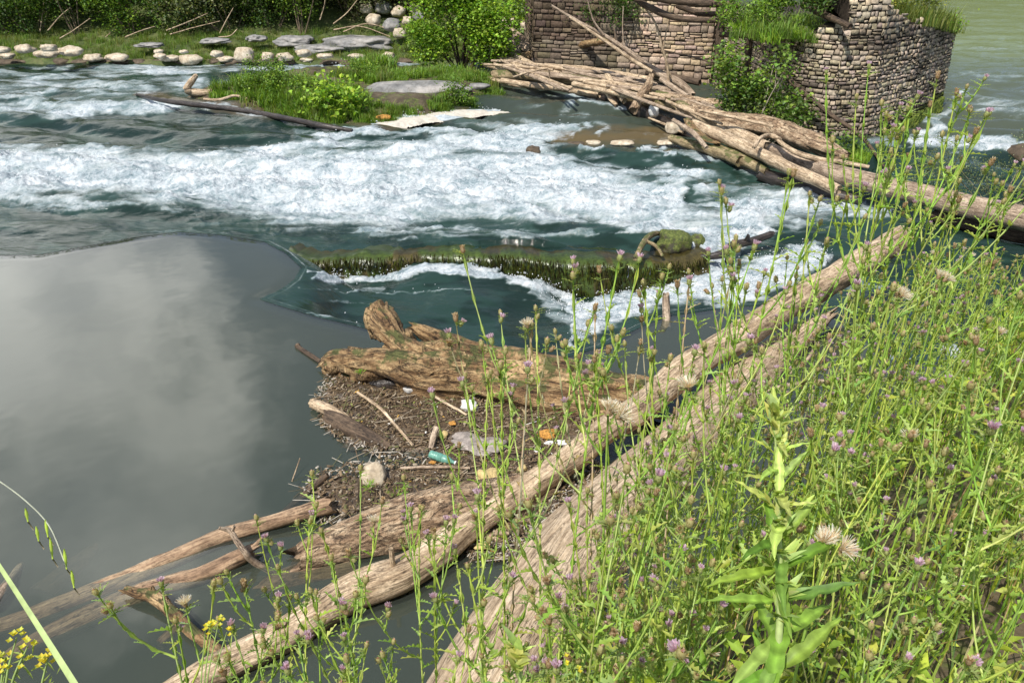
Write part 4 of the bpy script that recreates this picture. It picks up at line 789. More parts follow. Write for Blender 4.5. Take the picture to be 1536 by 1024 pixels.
# green plastic bottle
b0 = P(644, 680, .07); b1 = P(684, 694, .05); ax = (b1 - b0); L = ax.length; br = empty('plastic_bottle', b0); tag(br, 'faded green plastic drinks bottle lying on the brown debris', 'bottle')
prof = [(0, .2), (.02, .75), (.05, .98), (.14, 1), (.16, .93), (.19, 1), (.28, 1), (.3, .93), (.33, 1), (.42, 1), (.44, .93), (.47, 1), (.6, 1), (.68, .95), (.76, .75), (.84, .48), (.9, .36), (.93, .36), (.935, .44), (.95, .44), (.955, .36)]
def lathe(prof, L, r, seg=18):
    V = []; F = []
    for i, (t, q) in enumerate(prof):
        for k in range(seg): V.append((t * L, r * q * math.cos(2 * math.pi * k / seg), r * q * math.sin(2 * math.pi * k / seg)))
    for i in range(len(prof) - 1):
        for k in range(seg): k2 = (k + 1) % seg; F.append((i * seg + k, (i + 1) * seg + k, (i + 1) * seg + k2, i * seg + k2))
    F.append(tuple(range(seg))); F.append(tuple((len(prof) - 1) * seg + k for k in range(seg))[::-1]); return V, F
mb = MB(); mb.add(*lathe(prof, L, .036), (1, 1, 1)); ob = mb.build('bottle_body', 'bottle_green', br)
mb = MB(); mb.add(*lathe([(.955, .42), (.958, .46), (1.0, .46), (1.005, .4)], L, .036), (.8, .8, .75)); mb.build('cap', 'bits', br)
mb = MB(); mb.add(*lathe([(.34, .99), (.345, 1.03), (.5, 1.03), (.505, .99)], L, .036), (.12, .3, .24)); mb.build('worn_label_band', 'bits', br)
br.rotation_euler = ax.to_track_quat('X', 'Z').to_euler()
# ================================================================== VEGETATION
def rnd(a, b): return random.uniform(a, b)
def leaf_col(base, v=.35):
    k = rnd(1 - v, 1 + v); return (base[0] * k * rnd(.85, 1.2), base[1] * k, base[2] * k * rnd(.7, 1.3))
def add_leaf(mb, p, d, up, L, W, col, fold=.25, droop=.15, n=3):
    """a pointed folded leaf from p along d"""
    d = d.normalized(); side = d.cross(up)
    if side.length < 1e-4: side = Vector((1, 0, 0))
    side.normalize(); nrm = side.cross(d)
    if n == 1:
        V = [p, p + d * L * .5 + side * W + nrm * fold * W, p + d * L - nrm * droop * L, p + d * L * .5 - side * W + nrm * fold * W]
        mb.add(V, [(0, 1, 2), (0, 2, 3)], col); return
    V = []; prof = (.25, .8, 1, .75, .4, 0) if n > 3 else (.3, 1, .6, 0); m = len(prof)
    for i, w in enumerate(prof):
        t = i / (m - 1); c = p + d * L * t - nrm * (droop * L * t * t)
        V += [c - side * W * w + nrm * fold * W * w, c, c + side * W * w + nrm * fold * W * w]
    F = []
    for i in range(m - 1):
        a = i * 3; F += [(a, a + 1, a + 4, a + 3), (a + 1, a + 2, a + 5, a + 4)]
    mb.add(V, F, col)
def rdir(zb=0): 
    v = Vector((random.gauss(0, 1), random.gauss(0, 1), random.gauss(0, 1) + zb)); return v.normalized() if v.length > .01 else Vector((0, 0, 1))
def crown(blobs, n, L, W, cols, zb=.6):
    mb = MB(); tot = sum(b[3] * b[4] * b[5] for b in blobs)
    for bx, by, bz, rx, ry, rz in blobs:
        k = int(n * rx * ry * rz / tot); nc = max(3, k // 14)
        for c in range(nc):
            d = rdir(.15); r = rnd(.35, 1.05) ** .6; cx = Vector((bx + d.x * rx * r, by + d.y * ry * r, bz + d.z * rz * r)); tone = random.choice(cols); tk = rnd(.45, 1.5); tone = tuple(x * tk for x in tone)
            for j in range(14):
                q = cx + Vector((random.gauss(0, 1), random.gauss(0, 1), random.gauss(0, 1))) * L * 1.5
                add_leaf(mb, q, (rdir(.2) + d * .6), Vector((0, 0, 1)) + rdir() * .5, L * rnd(.6, 1.2), W * rnd(.6, 1.2), leaf_col(tone, .25), n=1)
    return mb
def stems(mb, base, tips, r, col, seg=5):
    for t in tips:
        b = Vector(base); m = b.lerp(Vector(t), .5) + rdir() * (Vector(t) - b).length * .08
        tube(mb, [b, m, Vector(t)], [r, r * .6, r * .25], seg, 7, 0, 0, col, lump=.05)
GREEN = [(.13, .24, .035), (.18, .31, .045), (.24, .38, .06)]; DARK = [(.06, .12, .025), (.10, .18, .035), (.14, .24, .05)]; OLIVE = [(.17, .21, .08), (.23, .27, .12), (.14, .17, .07)]; BRIGHT = [(.2, .36, .03), (.27, .45, .045), (.34, .5, .06)]
def shrub(name, label, loc, blobs, n, L, W, cols, tips, r=.03, tcol=(.16, .12, .08), cat='shrub', group=None):
    o = empty(name, loc); tag(o, label, cat, group)
    crown(blobs, n, L, W, cols).build('crown', 'leaf', o)
    mb = MB(); stems(mb, (0, 0, -.3), tips, r, tcol); mb.build('trunk', 'bits', o); return o
def copy_tree(o, parent=None):
    c = o.copy(); C.objects.link(c)
    if parent: c.parent = parent
    for ch in o.children: copy_tree(ch, c)
    return c
# riparian shrubs on the far bank ------------------------------------
protos = []
for k in range(5):
    blobs = [(rnd(-1.5, 1.5), rnd(-.5, .8), rnd(.5, 3.2), rnd(.6, 1.1), rnd(.5, .9), rnd(.5, .9)) for _ in range(8)]
    protos.append((blobs, [(b[0], b[1], b[2]) for b in blobs[:6]]))
kinds = [('dark leafy alder shrub overhanging the far bank', [DARK[0], DARK[1], DARK[2]]), ('grey-green willow shrub with arching twigs on the far bank', OLIVE), ('yellow-green bushy shrub on the far bank slope', [GREEN[0], GREEN[1], GREEN[2]])]
base_objs = {}
spots = [(x, k) for x, k in [(-22, 0), (-19.6, 2), (-17.8, 0), (-16, 0), (-14, 2), (-12.4, 0), (-10.6, 1), (-9.2, 0), (-7.6, 2), (-6.2, 1), (-4.6, 1), (-3.0, 1)]]
for row in range(3):
    for i, (x, k) in enumerate(spots):
        kk = (k + (row > 0) * i) % 3 if row else k; p = i % 5; key = (p, kk)
        X0 = x + row * .8 + rnd(-.3, .3); Y0 = 30.0 + row * 2.2 + rnd(-.4, .4) + max(0, X0 + 7) * .15 + (1.3 if X0 > -6 and row == 0 else 0)
        Z0 = float(farbank(np.array([[X0]]), np.array([[Y0]]))[0, 0]) - .1
        if key not in base_objs:
            o = shrub(['alder_shrub', 'willow_shrub', 'bushy_shrub'][kk], kinds[kk][0], (X0, Y0, Z0), protos[p][0], 5200, .10, .045, kinds[kk][1], protos[p][1], group=['alder', 'willow', 'bushy'][kk] + ' shrubs along the far bank'); base_objs[key] = o
        else:
            o = copy_tree(base_objs[key]); o.location = (X0, Y0, Z0)
        o.rotation_euler.z = rnd(-.6, .6); o.scale = (1 + row * .35, 1 + row * .3, rnd(.9, 1.15) + row * .35)
for x, y0, k in [(1.2, 29.5, 2), (3.2, 30.5, 0), (-1.2, 31, 1), (5.2, 31, 2), (-0.2, 34, 0), (2.2, 34, 0)]:
    o = copy_tree(base_objs[[q for q in base_objs if q[1] == k][0]]); o.location = (x, y0, float(farbank(np.array([[x]]), np.array([[y0]]))[0, 0])); o.rotation_euler.z = rnd(0, 6); o['label'] = 'shrub behind the rubble between bush and abutment'; o['group'] = 'shrubs on the rubble slope'
# leaning dead branches in the far brush
for i, ln in enumerate([[(125, 70, 29), (150, 62, 29.2), (172, 44, 29.5)], [(60, 48, 29.5), (64, 20, 30), (66, 0, 30)], [(72, 46, 29), (90, 25, 29.3), (105, 12, 29.5)], [(188, 56, 28.8), (210, 47, 28.8), (232, 40, 29)], [(250, 46, 28.8), (285, 32, 28.8), (312, 20, 29)], [(330, 50, 29), (340, 30, 29), (350, 12, 29)],
                           [(328, 56, 28.6), (345, 54, 28.6), (356, 44, 28.8)], [(480, 30, 29), (486, 10, 29), (489, -10, 29)], [(500, 36, 28.8), (520, 20, 29), (540, -5, 29)], [(90, 58, 28.7), (110, 46, 28.9), (135, 28, 29)], [(255, 52, 28.7), (290, 42, 28.8), (330, 32, 29)], [(500, 45, 28.6), (540, 40, 28.6), (585, 55, 28.4)], [(515, 48, 28.5), (550, 36, 28.7), (590, 46, 28.6)]]):
    log('dead_branch', 'thin dead branch leaning in the far bank brush', [(x, y, ('y', yy), 1.0 - .22 * j) for j, (x, y, yy) in enumerate(ln)], 'drift_pale', 'branch', 6, group='dead branches in the far brush', lump=.05)
# the bush on the island -------------------------------------------
bp = P(692, 100, -.25); bl = [(rnd(-1.2, 1.2) * (1 - .35 * abs(z - 1.2) / 1.4), rnd(-.8, .8), z, rnd(.5, .75), rnd(.5, .7), rnd(.4, .6)) for z in np.linspace(.55, 2.7, 14)]
bl += [(-1.45, 0, 1.1, .4, .4, .3), (1.5, 0, 1.9, .45, .4, .35), (-1.2, 0, 2.0, .45, .4, .4), (1.2, 0, 1.1, .4, .4, .3), (-.9, -.3, .55, .45, .4, .35), (1.75, 0, 1.6, .3, .3, .2)]
shrub('leafy_tree', 'round bright green bush with a forked trunk on the end of the island', bp, bl, 15000, .10, .05, BRIGHT + [GREEN[1]], [(b[0] * .8, b[1], b[2]) for b in bl[:12]], .05, (.10, .07, .05), 'bush')
# bush in the recess of the pier
bp = P(1125, 190, -.45); bp.y = 17.0; bp = Vector((5.55, 16.9, -.5))
bl = []
for px, py, r in [(1098, 92, 20), (1092, 118, 18), (1110, 135, 24), (1135, 150, 24), (1160, 160, 20), (1190, 160, 20), (1205, 172, 14), (1150, 120, 16), (1165, 80, 14), (1180, 100, 12), (1105, 150, 18), (1175, 180, 16)]:
    q = PY(px, py, 16.4 if px > 1170 else 17.0) - bp; rr_ = r / FPX * 17.5; bl.append((q.x, q.y, q.z, rr_, rr_, rr_))
shrub('pier_bush', 'leafy bush with pale twigs growing in the recess beside the stone pier', bp, bl, 4300, .085, .045, [GREEN[1], GREEN[2], (.2, .28, .09), DARK[2]], [(b[0], b[1], b[2]) for b in bl] * 2, .022, (.42, .36, .28), 'bush')
# plants on the ruin
def blade(mb, p, h, lean, w, col, bend=.5):
    side = Vector((-lean.y, lean.x, 0)); side = side.normalized() if side.length > 1e-3 else Vector((1, 0, 0)); V = []
    for t, q in ((0, 1), (.35, .9), (.7, .6)):
        c = p + Vector((0, 0, h * t * (1 - bend * .3 * t))) + lean * h * t * t; V += [c - side * w * q, c + side * w * q]
    V.append(p + Vector((0, 0, h * (1 - bend * .35))) + lean * h); mb.add(V, [(0, 1, 3, 2), (2, 3, 5, 4), (4, 5, 6)], col)
def tuft(n, r, h, w, cols, leanmax=.5):
    mb = MB()
    for _ in range(n):
        a = rnd(0, 6.28); q = r * math.sqrt(random.random()); b = rnd(0, 6.28); l = rnd(.05, leanmax)
        blade(mb, Vector((q * math.cos(a), q * math.sin(a), 0)), h * rnd(.5, 1.1), Vector((math.cos(b) * l, math.sin(b) * l, 0)), w * rnd(.6, 1.2), leaf_col(random.choice(cols), .3), rnd(.2, .9))
    return mb
tf = [tuft(46, .16, .32, .006, GREEN + [(.2, .26, .06)]) for _ in range(4)]; tfy = [tuft(46, .18, .35, .006, [(.2, .26, .06), (.27, .3, .08), (.14, .22, .04)]) for _ in range(3)]
def scatter(name, label, pts, protos_, sc, cat='grass', mat='leaf', kind='stuff'):
    mb = MB()
    for p in pts:
        M = Matrix.Translation(p) @ Matrix.Rotation(rnd(0, 6.28), 4, 'Z') @ Matrix.Scale(rnd(*sc), 4); mb.merge(random.choice(protos_), M, tuple(rnd(.75, 1.25) for _ in range(1)) * 3)
    o = mb.build(name, mat); return tag(o, label, cat, kind=kind)
pts = []
for k in range(130): px = rnd(1105, 1232); q = PY(px, 46, 18.2 + rnd(-1.2, 2)); pts.append(Vector((q.x, q.y, 1.62 + rnd(-.05, .12))))
scatter('platform_grass', 'long green grass tumbling over the top of the ruined pier platform', pts, tf + [tuft(30, .2, .4, .01, GREEN, 1.2), tuft(40, .2, .25, .012, BRIGHT, 1.3)], (.7, 1.3))
pts = []
for k in range(120):
    s = SS[4] + (SS[6] - SS[4]) * rnd(.35, 1.02); q = ppos(s, topz(s), rnd(-1.2, -.0)); pts.append(Vector((q[0], q[1], topz(s) - .06)))
scatter('wall_top_weeds', 'yellow-green weeds growing along the broken top of the pier', pts, tfy, (.9, 1.9))
def small_shrub(name, label, px, py, y, s, n, cols, L=.07, hgt=1):
    q = PY(px, py, y); bl_ = [(rnd(-1, 1) * s, rnd(-.5, .5) * s, rnd(0, 1) * s * hgt, s * .45, s * .4, s * .35) for _ in range(7)]
    return shrub(name, label, q, bl_, n, L, L * .45, cols, [(b[0], b[1], b[2]) for b in bl_], .012)
small_shrub('leafy_weed', 'broad green weed clump on the ruined platform beside the jutting log', 1175, 30, 18.0, .6, 1600, GREEN)
small_shrub('leafy_weed', 'green weed clump on the platform above the prop posts', 1125, 25, 18.6, .6, 1600, GREEN)
small_shrub('wall_shrub', 'yellow-green shrub sprouting from the sloping pier top', 1365, 18, Cq.y - .8, .5, 1200, [(.22, .28, .06), (.3, .33, .08)])
small_shrub('wall_shrub', 'small bright leafy sprig at the outer corner of the pier top', 1415, 42, Cq.y - .1, .28, 300, BRIGHT)
small_shrub('ivy', 'dark green ivy hanging on the abutment wall', 925, 30, 24.0, .8, 1800, DARK, .07, .9)
small_shrub('ivy', 'dark ivy tuft hanging from the gap high in the pier', 1238, 4, 17.3, .45, 900, DARK, .07, 1)
small_shrub('ivy', 'sparse olive creeper on the dark corner of the abutment wall', 868, 30, 24.3, .5, 260, OLIVE, .06, 1.5)
o = scatter('grass_clump', 'bright green grass clump between the bark trunk and pier foot', [P(rnd(1262, 1300), rnd(238, 250), -.2) for _ in range(26)], [tuft(60, .12, .28, .006, BRIGHT)], (.6, 1.1), 'grass clump', kind='thing')
small_shrub('leafy_weed', 'dark green weed at the frayed end of the bark trunk', 1262, 232, P(1262, 240, -.2).y + .2, .3, 420, DARK + GREEN)
q = P(1500, 318, -.3)
bl_ = [(rnd(-1.6, 1.6), rnd(-.6, .6), rnd(.1, 1.0), .5, .45, .35) for _ in range(12)]
shrub('willow_bush', 'fine grey-green willow bush in the water behind the very long trunk', q + Vector((.3, .5, 0)), bl_, 9000, .045, .010, [(.19, .25, .12), (.24, .29, .15), (.14, .19, .08)], [(b[0], b[1], b[2] + .2) for b in bl_], .012, (.25, .22, .14), 'bush')
# far bank and island grass
pts = []
for k in range(1500):
    x = rnd(-24, .2); y = 26.9 + .3 * rnd(0, 1) + random.random() ** 1.3 * 3 + max(0, x + 3) * .15; pts.append(Vector((x, y, float(farbank(np.array([[x]]), np.array([[y]]))[0, 0]) - .04)))
scatter('bank_grass', 'green grass between the stones of the far bank', pts, tf + tfy, (.5, 1.05))
pts = []; zs = []
for px, py, w, h, n, s in [(400, 135, 60, 14, 150, 1.5), (450, 145, 60, 14, 150, 1.4), (480, 155, 40, 14, 110, 1.2), (515, 152, 28, 14, 110, 1.3), (560, 118, 60, 8, 120, 1.2), (560, 105, 18, 5, 50, 2.0), (640, 112, 70, 6, 140, 1.1), (700, 118, 50, 8, 90, 1.0), (610, 162, 60, 5, 120, .8), (672, 150, 26, 6, 60, .9), (700, 140, 30, 5, 50, .8), (740, 128, 14, 6, 40, .9), (570, 165, 40, 8, 60, .9), (345, 140, 30, 8, 40, .7), (247, 146, 7, 2, 8, .8)]:
    for _ in range(n):
        p = P(px + random.gauss(0, w * .5), py + 5 + random.gauss(0, h * .5), -.25); z = float(isl_z(poly_dist(np.array([[p.x]]), np.array([[p.y]]), isl), np.array([[p.x]]), np.array([[p.y]]))[0, 0])
        if z > -.62: pts.append((p.x, p.y, z - .03, s))
mb = MB(); lt = [tuft(80, .17, .24, .010, GREEN + BRIGHT[:1], .9) for _ in range(4)]
for x, y, z, s in pts: mb.merge(random.choice(lt + tfy[:1]), Matrix.Translation((x, y, z)) @ Matrix.Rotation(rnd(0, 6), 4, 'Z') @ Matrix.Scale(s * rnd(.6, 1.2), 4), [rnd(.75, 1.2)] * 3)
tag(mb.build('island_grass', 'leaf'), 'lush green grass covering the gravel island', 'grass', kind='stuff')
for px, py, s, n, cc, lab in [(410, 132, .75, 2600, GREEN + DARK[2:], 'dense leafy green herb clump nearest the antler driftwood'), (470, 136, .6, 1800, GREEN + DARK[2:], 'leafy herb clump in the middle of the island beside the first clump'), (505, 152, .5, 700, BRIGHT, 'bright broad-leaved plant at the front of the island'), (560, 112, .55, 1300, GREEN, 'taller herb clump at the back of the island left of the bush'), (670, 138, .45, 900, GREEN, 'low green herbs on the pale island slab')]:
    p = P(px, py + 8, -.2); small_shrub('island_herb', lab, px, py + 8, p.y, s, n, cc, .06 if n != 700 else .13, .8)
# ---- thistles of the near bank
SG = [(.38, .52, .10), (.30, .46, .08), (.46, .58, .15)]
def spiny_leaf(mb, p, d, up, L, W, col):
    d = d.normalized(); side = d.cross(up); side = side.normalized() if side.length > 1e-4 else Vector((1, 0, 0)); nrm = side.cross(d); V = []; n = 9
    for i in range(n):
        t = i / (n - 1); w = W * (1.15 - t) * (1.0 if i % 2 else .28) * (.5 if i == 0 else 1); c = p + d * L * t - nrm * L * .25 * t * t; tip = d * L * .05 * (i % 2)
        V += [c - side * w + nrm * w * .5 + tip, c, c + side * w + nrm * w * .5 + tip]
    F = []
    for i in range(n - 1): a = i * 3; F += [(a, a + 1, a + 4, a + 3), (a + 1, a + 2, a + 5, a + 4)]
    mb.add(V, F, col)
def wings(mb, pts, w, col, ph):
    V = []; F = []; n = len(pts)
    for i, (c, t) in enumerate(pts):
        s = t.cross(Vector((math.cos(ph), math.sin(ph), .1))).normalized(); q = w * (1.7 if i % 3 == 0 else .4) * rnd(.7, 1.3)
        V += [c, c + s * q, c - s * q * .8]
    for i in range(n - 1): a = i * 3; F += [(a, a + 1, a + 4, a + 3), (a, a + 2, a + 5, a + 3)]
    mb.add(V, F, col)
def bezp(a, b, c, n): return [a.lerp(b, t).lerp(b.lerp(c, t), t) for t in [i / (n - 1) for i in range(n)]]
def thistle_proto(H, seed, nb=5, leafy=1.0, SG=SG):
    random.seed(seed); SG = [(.5, .42, .22), (.42, .34, .18), (.55, .47, .26)] if seed % 35 >= 28 and seed % 2 else SG; st = MB(); lf = MB(); heads = []
    top = Vector((rnd(-.05, .05), rnd(-.05, .05), H)); mid = Vector((rnd(-.05, .05), rnd(-.05, .05), H * .5))
    def stem(a, b, c, r0, r1, lv):
        n = max(6, int((c - a).length / .03)); pp = bezp(a, b, c, n)
        tube(st, pp[::2] + ([pp[-1]] if n % 2 == 0 else []), [r0 + (r1 - r0) * i / (len(pp[::2])) for i in range(len(pp[::2]) + (1 if n % 2 == 0 else 0))], 5, n, 0, 0, leaf_col(random.choice(SG), .12), lump=.05)
        T = [(pp[min(i + 1, n - 1)] - pp[max(i - 1, 0)]).normalized() for i in range(n)]; dn = bezp(a, b, c, n * 2); dt = [T[min(i // 2, n - 1)] for i in range(n * 2)]
        ph = rnd(0, 3)
        wings(lf, list(zip(dn, dt)), r0 * 1.05, leaf_col(SG[1], .15), ph); wings(lf, list(zip(dn, dt)), r0 * 1.05, leaf_col(SG[0], .15), ph + 1.57)
        for i in range(1, n - 1):
            if random.random() < .62 * lv:
                az = rnd(0, 6.28); d = Vector((math.cos(az), math.sin(az), rnd(.3, 1.2))); L = rnd(.015, .05) * lv * (1.5 - .8 * i / n)
                spiny_leaf(lf, pp[i], d, Vector((0, 0, 1)), L, L * .2, leaf_col(random.choice(SG), .25))
        return pp
    pp = stem(Vector((0, 0, -.1)), mid, top, .0029, .0014, leafy)
    tips = [(pp[-1], (pp[-1] - pp[-3]).normalized())]
    for k in range(nb):
        i = int(len(pp) * rnd(.55, .95)); a = pp[i]; az = k * 2.4 + rnd(-.5, .5); L = (H - a.z) * rnd(.6, 1.0) + .05
        o = Vector((math.cos(az), math.sin(az), 0)) * rnd(.25, .5); c = a + o * L + Vector((0, 0, L)); b = a + o * L * .7 + Vector((0, 0, L * .3))
        p2 = stem(a, b, c, .0019, .0010, leafy * .8); tips.append((p2[-1], (p2[-1] - p2[-3]).normalized()))
        if random.random() < .6:
            j = int(len(p2) * rnd(.4, .8)); a2 = p2[j]; o2 = Vector((math.cos(az + 1.3), math.sin(az + 1.3), 0)) * .4; L2 = rnd(.05, .12); p3 = stem(a2, a2 + o2 * L2 * .6 + Vector((0, 0, L2 * .3)), a2 + o2 * L2 + Vector((0, 0, L2)), .0018, .0011, leafy * .7)
            tips.append((p3[-1], (p3[-1] - p3[-3]).normalized()))
    for p, t in tips:
        heads.append((p, t, random.choices(['bloom', 'bud', 'dry', 'fluff'], [3, 5, 1.6, .1])[0]))
        if random.random() < .35: heads.append((p - t * .012 + rdir() * .008, (t + rdir() * .7).normalized(), random.choices(['bloom', 'bud', 'dry'], [3, 4, 3])[0]))
        for q in range(5):
            az = rnd(0, 6.28); spiny_leaf(lf, p - t * rnd(0, .02), Vector((math.cos(az), math.sin(az), .6)), Vector((0, 0, 1)), rnd(.012, .026), .004, leaf_col((.32, .42, .12), .2))
    return st.mesh('stem', 'stem'), lf.mesh('foliage', 'leaf'), heads
def head_mesh(kind, seed):
    random.seed(seed); mb = MB(); bc = {'bloom': (.42, .46, .18), 'bud': (.48, .44, .2), 'dry': (.42, .30, .17), 'fluff': (.45, .33, .2)}[kind]
    prof = [(0, .002), (.003, .0045), (.008, .0056), (.013, .0047), (.016, .003)]; seg = 8; V = []; F = []
    for z, r in prof:
        for k in range(seg): a = 2 * math.pi * k / seg; V.append((r * math.cos(a), r * math.sin(a), z))
    for i in range(4):
        for k in range(seg): k2 = (k + 1) % seg; F.append((i * seg + k, i * seg + k2, (i + 1) * seg + k2, (i + 1) * seg + k))
    mb.add(V, F, bc)
    for k in range(26):
        a = rnd(0, 6.28); z = rnd(.002, .013); o = Vector((math.cos(a), math.sin(a), 0)); r = .0048; p = o * r + Vector((0, 0, z)); s = Vector((-o.y, o.x, 0)) * .0011
        e = p + o * rnd(.001, .005) + Vector((0, 0, rnd(.003, .007))); mb.add([p - s, p + s, e], [(0, 1, 2)], leaf_col(bc, .3))
    if kind == 'bloom': n, sp, L, cs = 60, .75, .012, [(.70, .50, .70), (.80, .64, .80), (.62, .44, .6)]
    elif kind == 'bud': n, sp, L, cs = 16, .25, .006, [(.75, .45, .5), (.7, .52, .4), (.8, .6, .62)]
    elif kind == 'dry': n, sp, L, cs = 34, .8, .009, [(.62, .48, .3), (.7, .58, .42), (.5, .33, .18)]
    else: n, sp, L, cs = 190, 1.3, .022, [(.86, .83, .77), (.8, .7, .58), (.75, .55, .4), (.9, .88, .84)]
    for k in range(n):
        a = rnd(0, 6.28); q = random.random() ** .5 * sp; o = Vector((math.cos(a) * q, math.sin(a) * q, 1)).normalized(); p = Vector((o.x * .003, o.y * .003, .012 if kind != 'fluff' else .008)); w = .0011 if kind != 'fluff' else .0005
        s = o.cross(rdir()).normalized() * w; e = p + o * L * rnd(.6, 1.1); mb.add([p - s, p + s, e + s * .8, e - s * .8], [(0, 1, 2, 3)], random.choice(cs))
    return mb.mesh('flower_head', 'leaf' if kind != 'fluff' else 'fluff')
HEADS = {k: [head_mesh(k, 100 + i) for i in range(3)] for k in ('bloom', 'bud', 'dry', 'fluff')}
TP = {}
for H in (.45, .7, .95, 1.2): TP[H] = [thistle_proto(H, int(H * 1000) + i * 7, nb=2 + i % 3 + int(H * 1.5), leafy=1.0) for i in range(5)]
random.seed(21)
def place_thistle(top, base, label, group=None, scale_heads=1.0, var=None):
    ax = Vector(top) - Vector(base); H = ax.length; k = min(TP, key=lambda q: abs(q - H)); st, lf, heads = TP[k][var if var is not None else random.randrange(5)]; sc = H / k
    root = empty('thistle', base); root.rotation_mode = 'QUATERNION'; root.rotation_quaternion = ax.to_track_quat('Z', 'Y') @ Matrix.Rotation(rnd(0, 6.28), 3, 'Z').to_quaternion(); root.scale = (sc,) * 3
    tag(root, label, 'thistle', group)
    for nm, me in (('stem', st), ('foliage', lf)):
        o = bpy.data.objects.new(nm, me); C.objects.link(o); o.parent = root
    for p, t, kd in heads:
        kd = kd if random.random() < .6 else random.choices(['bloom', 'bud', 'dry', 'fluff'], [3, 5, 1.6, .06])[0]
        o = bpy.data.objects.new('flower_head', random.choice(HEADS[kd])); C.objects.link(o); o.parent = root; o.location = p; o.rotation_mode = 'QUATERNION'; o.rotation_quaternion = t.to_track_quat('Z', 'Y'); s = rnd(.7, 1.05) * scale_heads / sc ** .7; o.scale = (s,) * 3
    return root
SPX = [(700, 1090), (765, 985), (830, 870), (872, 765), (935, 690), (1005, 630), (1100, 570), (1180, 500), (1260, 450), (1350, 390), (1450, 365), (1540, 370)]
def sil(px): return float(np.interp(px, [p[0] for p in SPX], [p[1] for p in SPX]))
specials = [  # px, py of the tip, forward depth, label
    (885, 392, 1.5, 'tall solitary thistle with four heads high against the dark weir wall'), (772, 488, 1.55, 'thistle with pink heads over the dark chute water'), (800, 470, 1.6, 'slim single-headed thistle over the root log'), (868, 470, 1.6, 'upright thistle with pink buds before the white spill'),
    (738, 545, 1.5, 'low spreading thistle with pale heads over the root log body'), (715, 560, 1.5, 'thistle leaning over the debris right of the two white stones'), (905, 530, 1.45, 'thistle with drooping dry head beside the still dark pool corner'), (960, 520, 1.5, 'thistle with one purple head above the peeled log'),
    (1000, 430, 1.6, 'thistle with closed buds above the upright stub'), (1052, 425, 1.65, 'thistle with brown buds against white foam, left of three'), (1098, 412, 1.65, 'thistle with brown buds against white foam, middle of three'), (1135, 405, 1.7, 'thistle with brown buds against white foam, right of three'),
    (1172, 272, 1.6, 'single very straight thistle stem reaching up to the log jam end'), (1250, 300, 1.7, 'tall thistle crossing the tip of the peeled log'), (1215, 400, 1.7, 'thistle with yellowish heads in front of the peeled log'), (1340, 190, 1.75, 'thistle reaching up to the mossy foot of the pier'),
    (1366, 180, 1.8, 'thistle with twin yellow heads beside the pier corner'), (1402, 165, 1.8, 'thistle standing up into the white water by the pier'), (1438, 165, 1.85, 'thick bristly thistle before the churning white water'), (1466, 150, 1.9, 'tallest thistle rising before the green river'), (1310, 250, 1.8, 'thin thistle leaning over the very long trunk'), (1490, 250, 2.0, 'thistle before the grey-green willow bush'),
    (1415, 285, 1.9, 'thistle with pale dry head over the very long trunk'), (1525, 285, 2.0, 'thistle at the right edge over the willow bush'),
    (437, 805, 1.5, 'slender thistle with pink heads leaning in front of the ridged bark log'), (330, 905, 1.45, 'thistle with mauve heads above the peeled log lower end'), (375, 930, 1.4, 'thistle with drooping dry flowers over the lower end of the peeled log'), (520, 790, 1.5, 'branched thistle in front of the flaking bark log'), (622, 775, 1.5, 'straight single thistle stem crossing the peeled log'),
    (660, 790, 1.5, 'thistle with mauve heads standing between the two great logs'), (705, 850, 1.5, 'low thistle with paired mauve heads before dark water'), (740, 870, 1.4, 'thistle with brown buds at the foot of the massive trunk'), (560, 900, 1.35, 'bushy pale green thistle low beside the dark water'), (480, 960, 1.35, 'short thistle with yellowish tips at the bottom edge'), (250, 900, 1.4, 'thistle with white and mauve heads left of the peeled log')]
def tbase(px, py, D, lean=.0):
    top = PD(px, py, D); bx, by = top.x + rnd(-.05, .05) + lean, top.y - rnd(.0, .12); by = min(by, max(.8, .75 + .9 * bx) + .12); z = bank_h(bx, by)
    return top, Vector((bx, by, z - .03))
for px, py, D, lab in specials:
    top, base = tbase(px, py, D); r_ = place_thistle(top, base, lab)
GL = 'slender thistle with small mauve heads among the dense thistles on the near bank'
cnt = 0; tries = 0
while cnt < 155 and tries < 6000:
    tries += 1; x = rnd(-.15, 4.2); ye = max(.8, .75 + .9 * x); d = rnd(-.95, .75) if x > .3 else rnd(-.2, .3); y = ye + d; z = bank_h(x, y); H = rnd(.45, 1.15) + max(0, d) * .6; top = Vector((x + rnd(-.1, .1), y + rnd(-.1, .1), z + H)); dv = dep(top)
    if dv < .85: continue
    px, py = proj(top)
    if px < 700 or px > 1640 or py > 1080: continue
    if dv < 1.25 and 1050 < px < 1290: continue
    if py < sil(px) - 40 * (random.random() < .15) + (random.random() ** 2) * 60: continue
    place_thistle(top, Vector((x, y, z - .03)), GL, 'thistles in the dense stand'); cnt += 1
for px in (820, 880, 640, 560, 450):     # low foreground fringe
    top, base = tbase(px + rnd(-20, 20), rnd(900, 1010), rnd(1.1, 1.4)); place_thistle(top, base, 'short leafy thistle in the fringe along the bottom of the bank', 'fringe thistles')
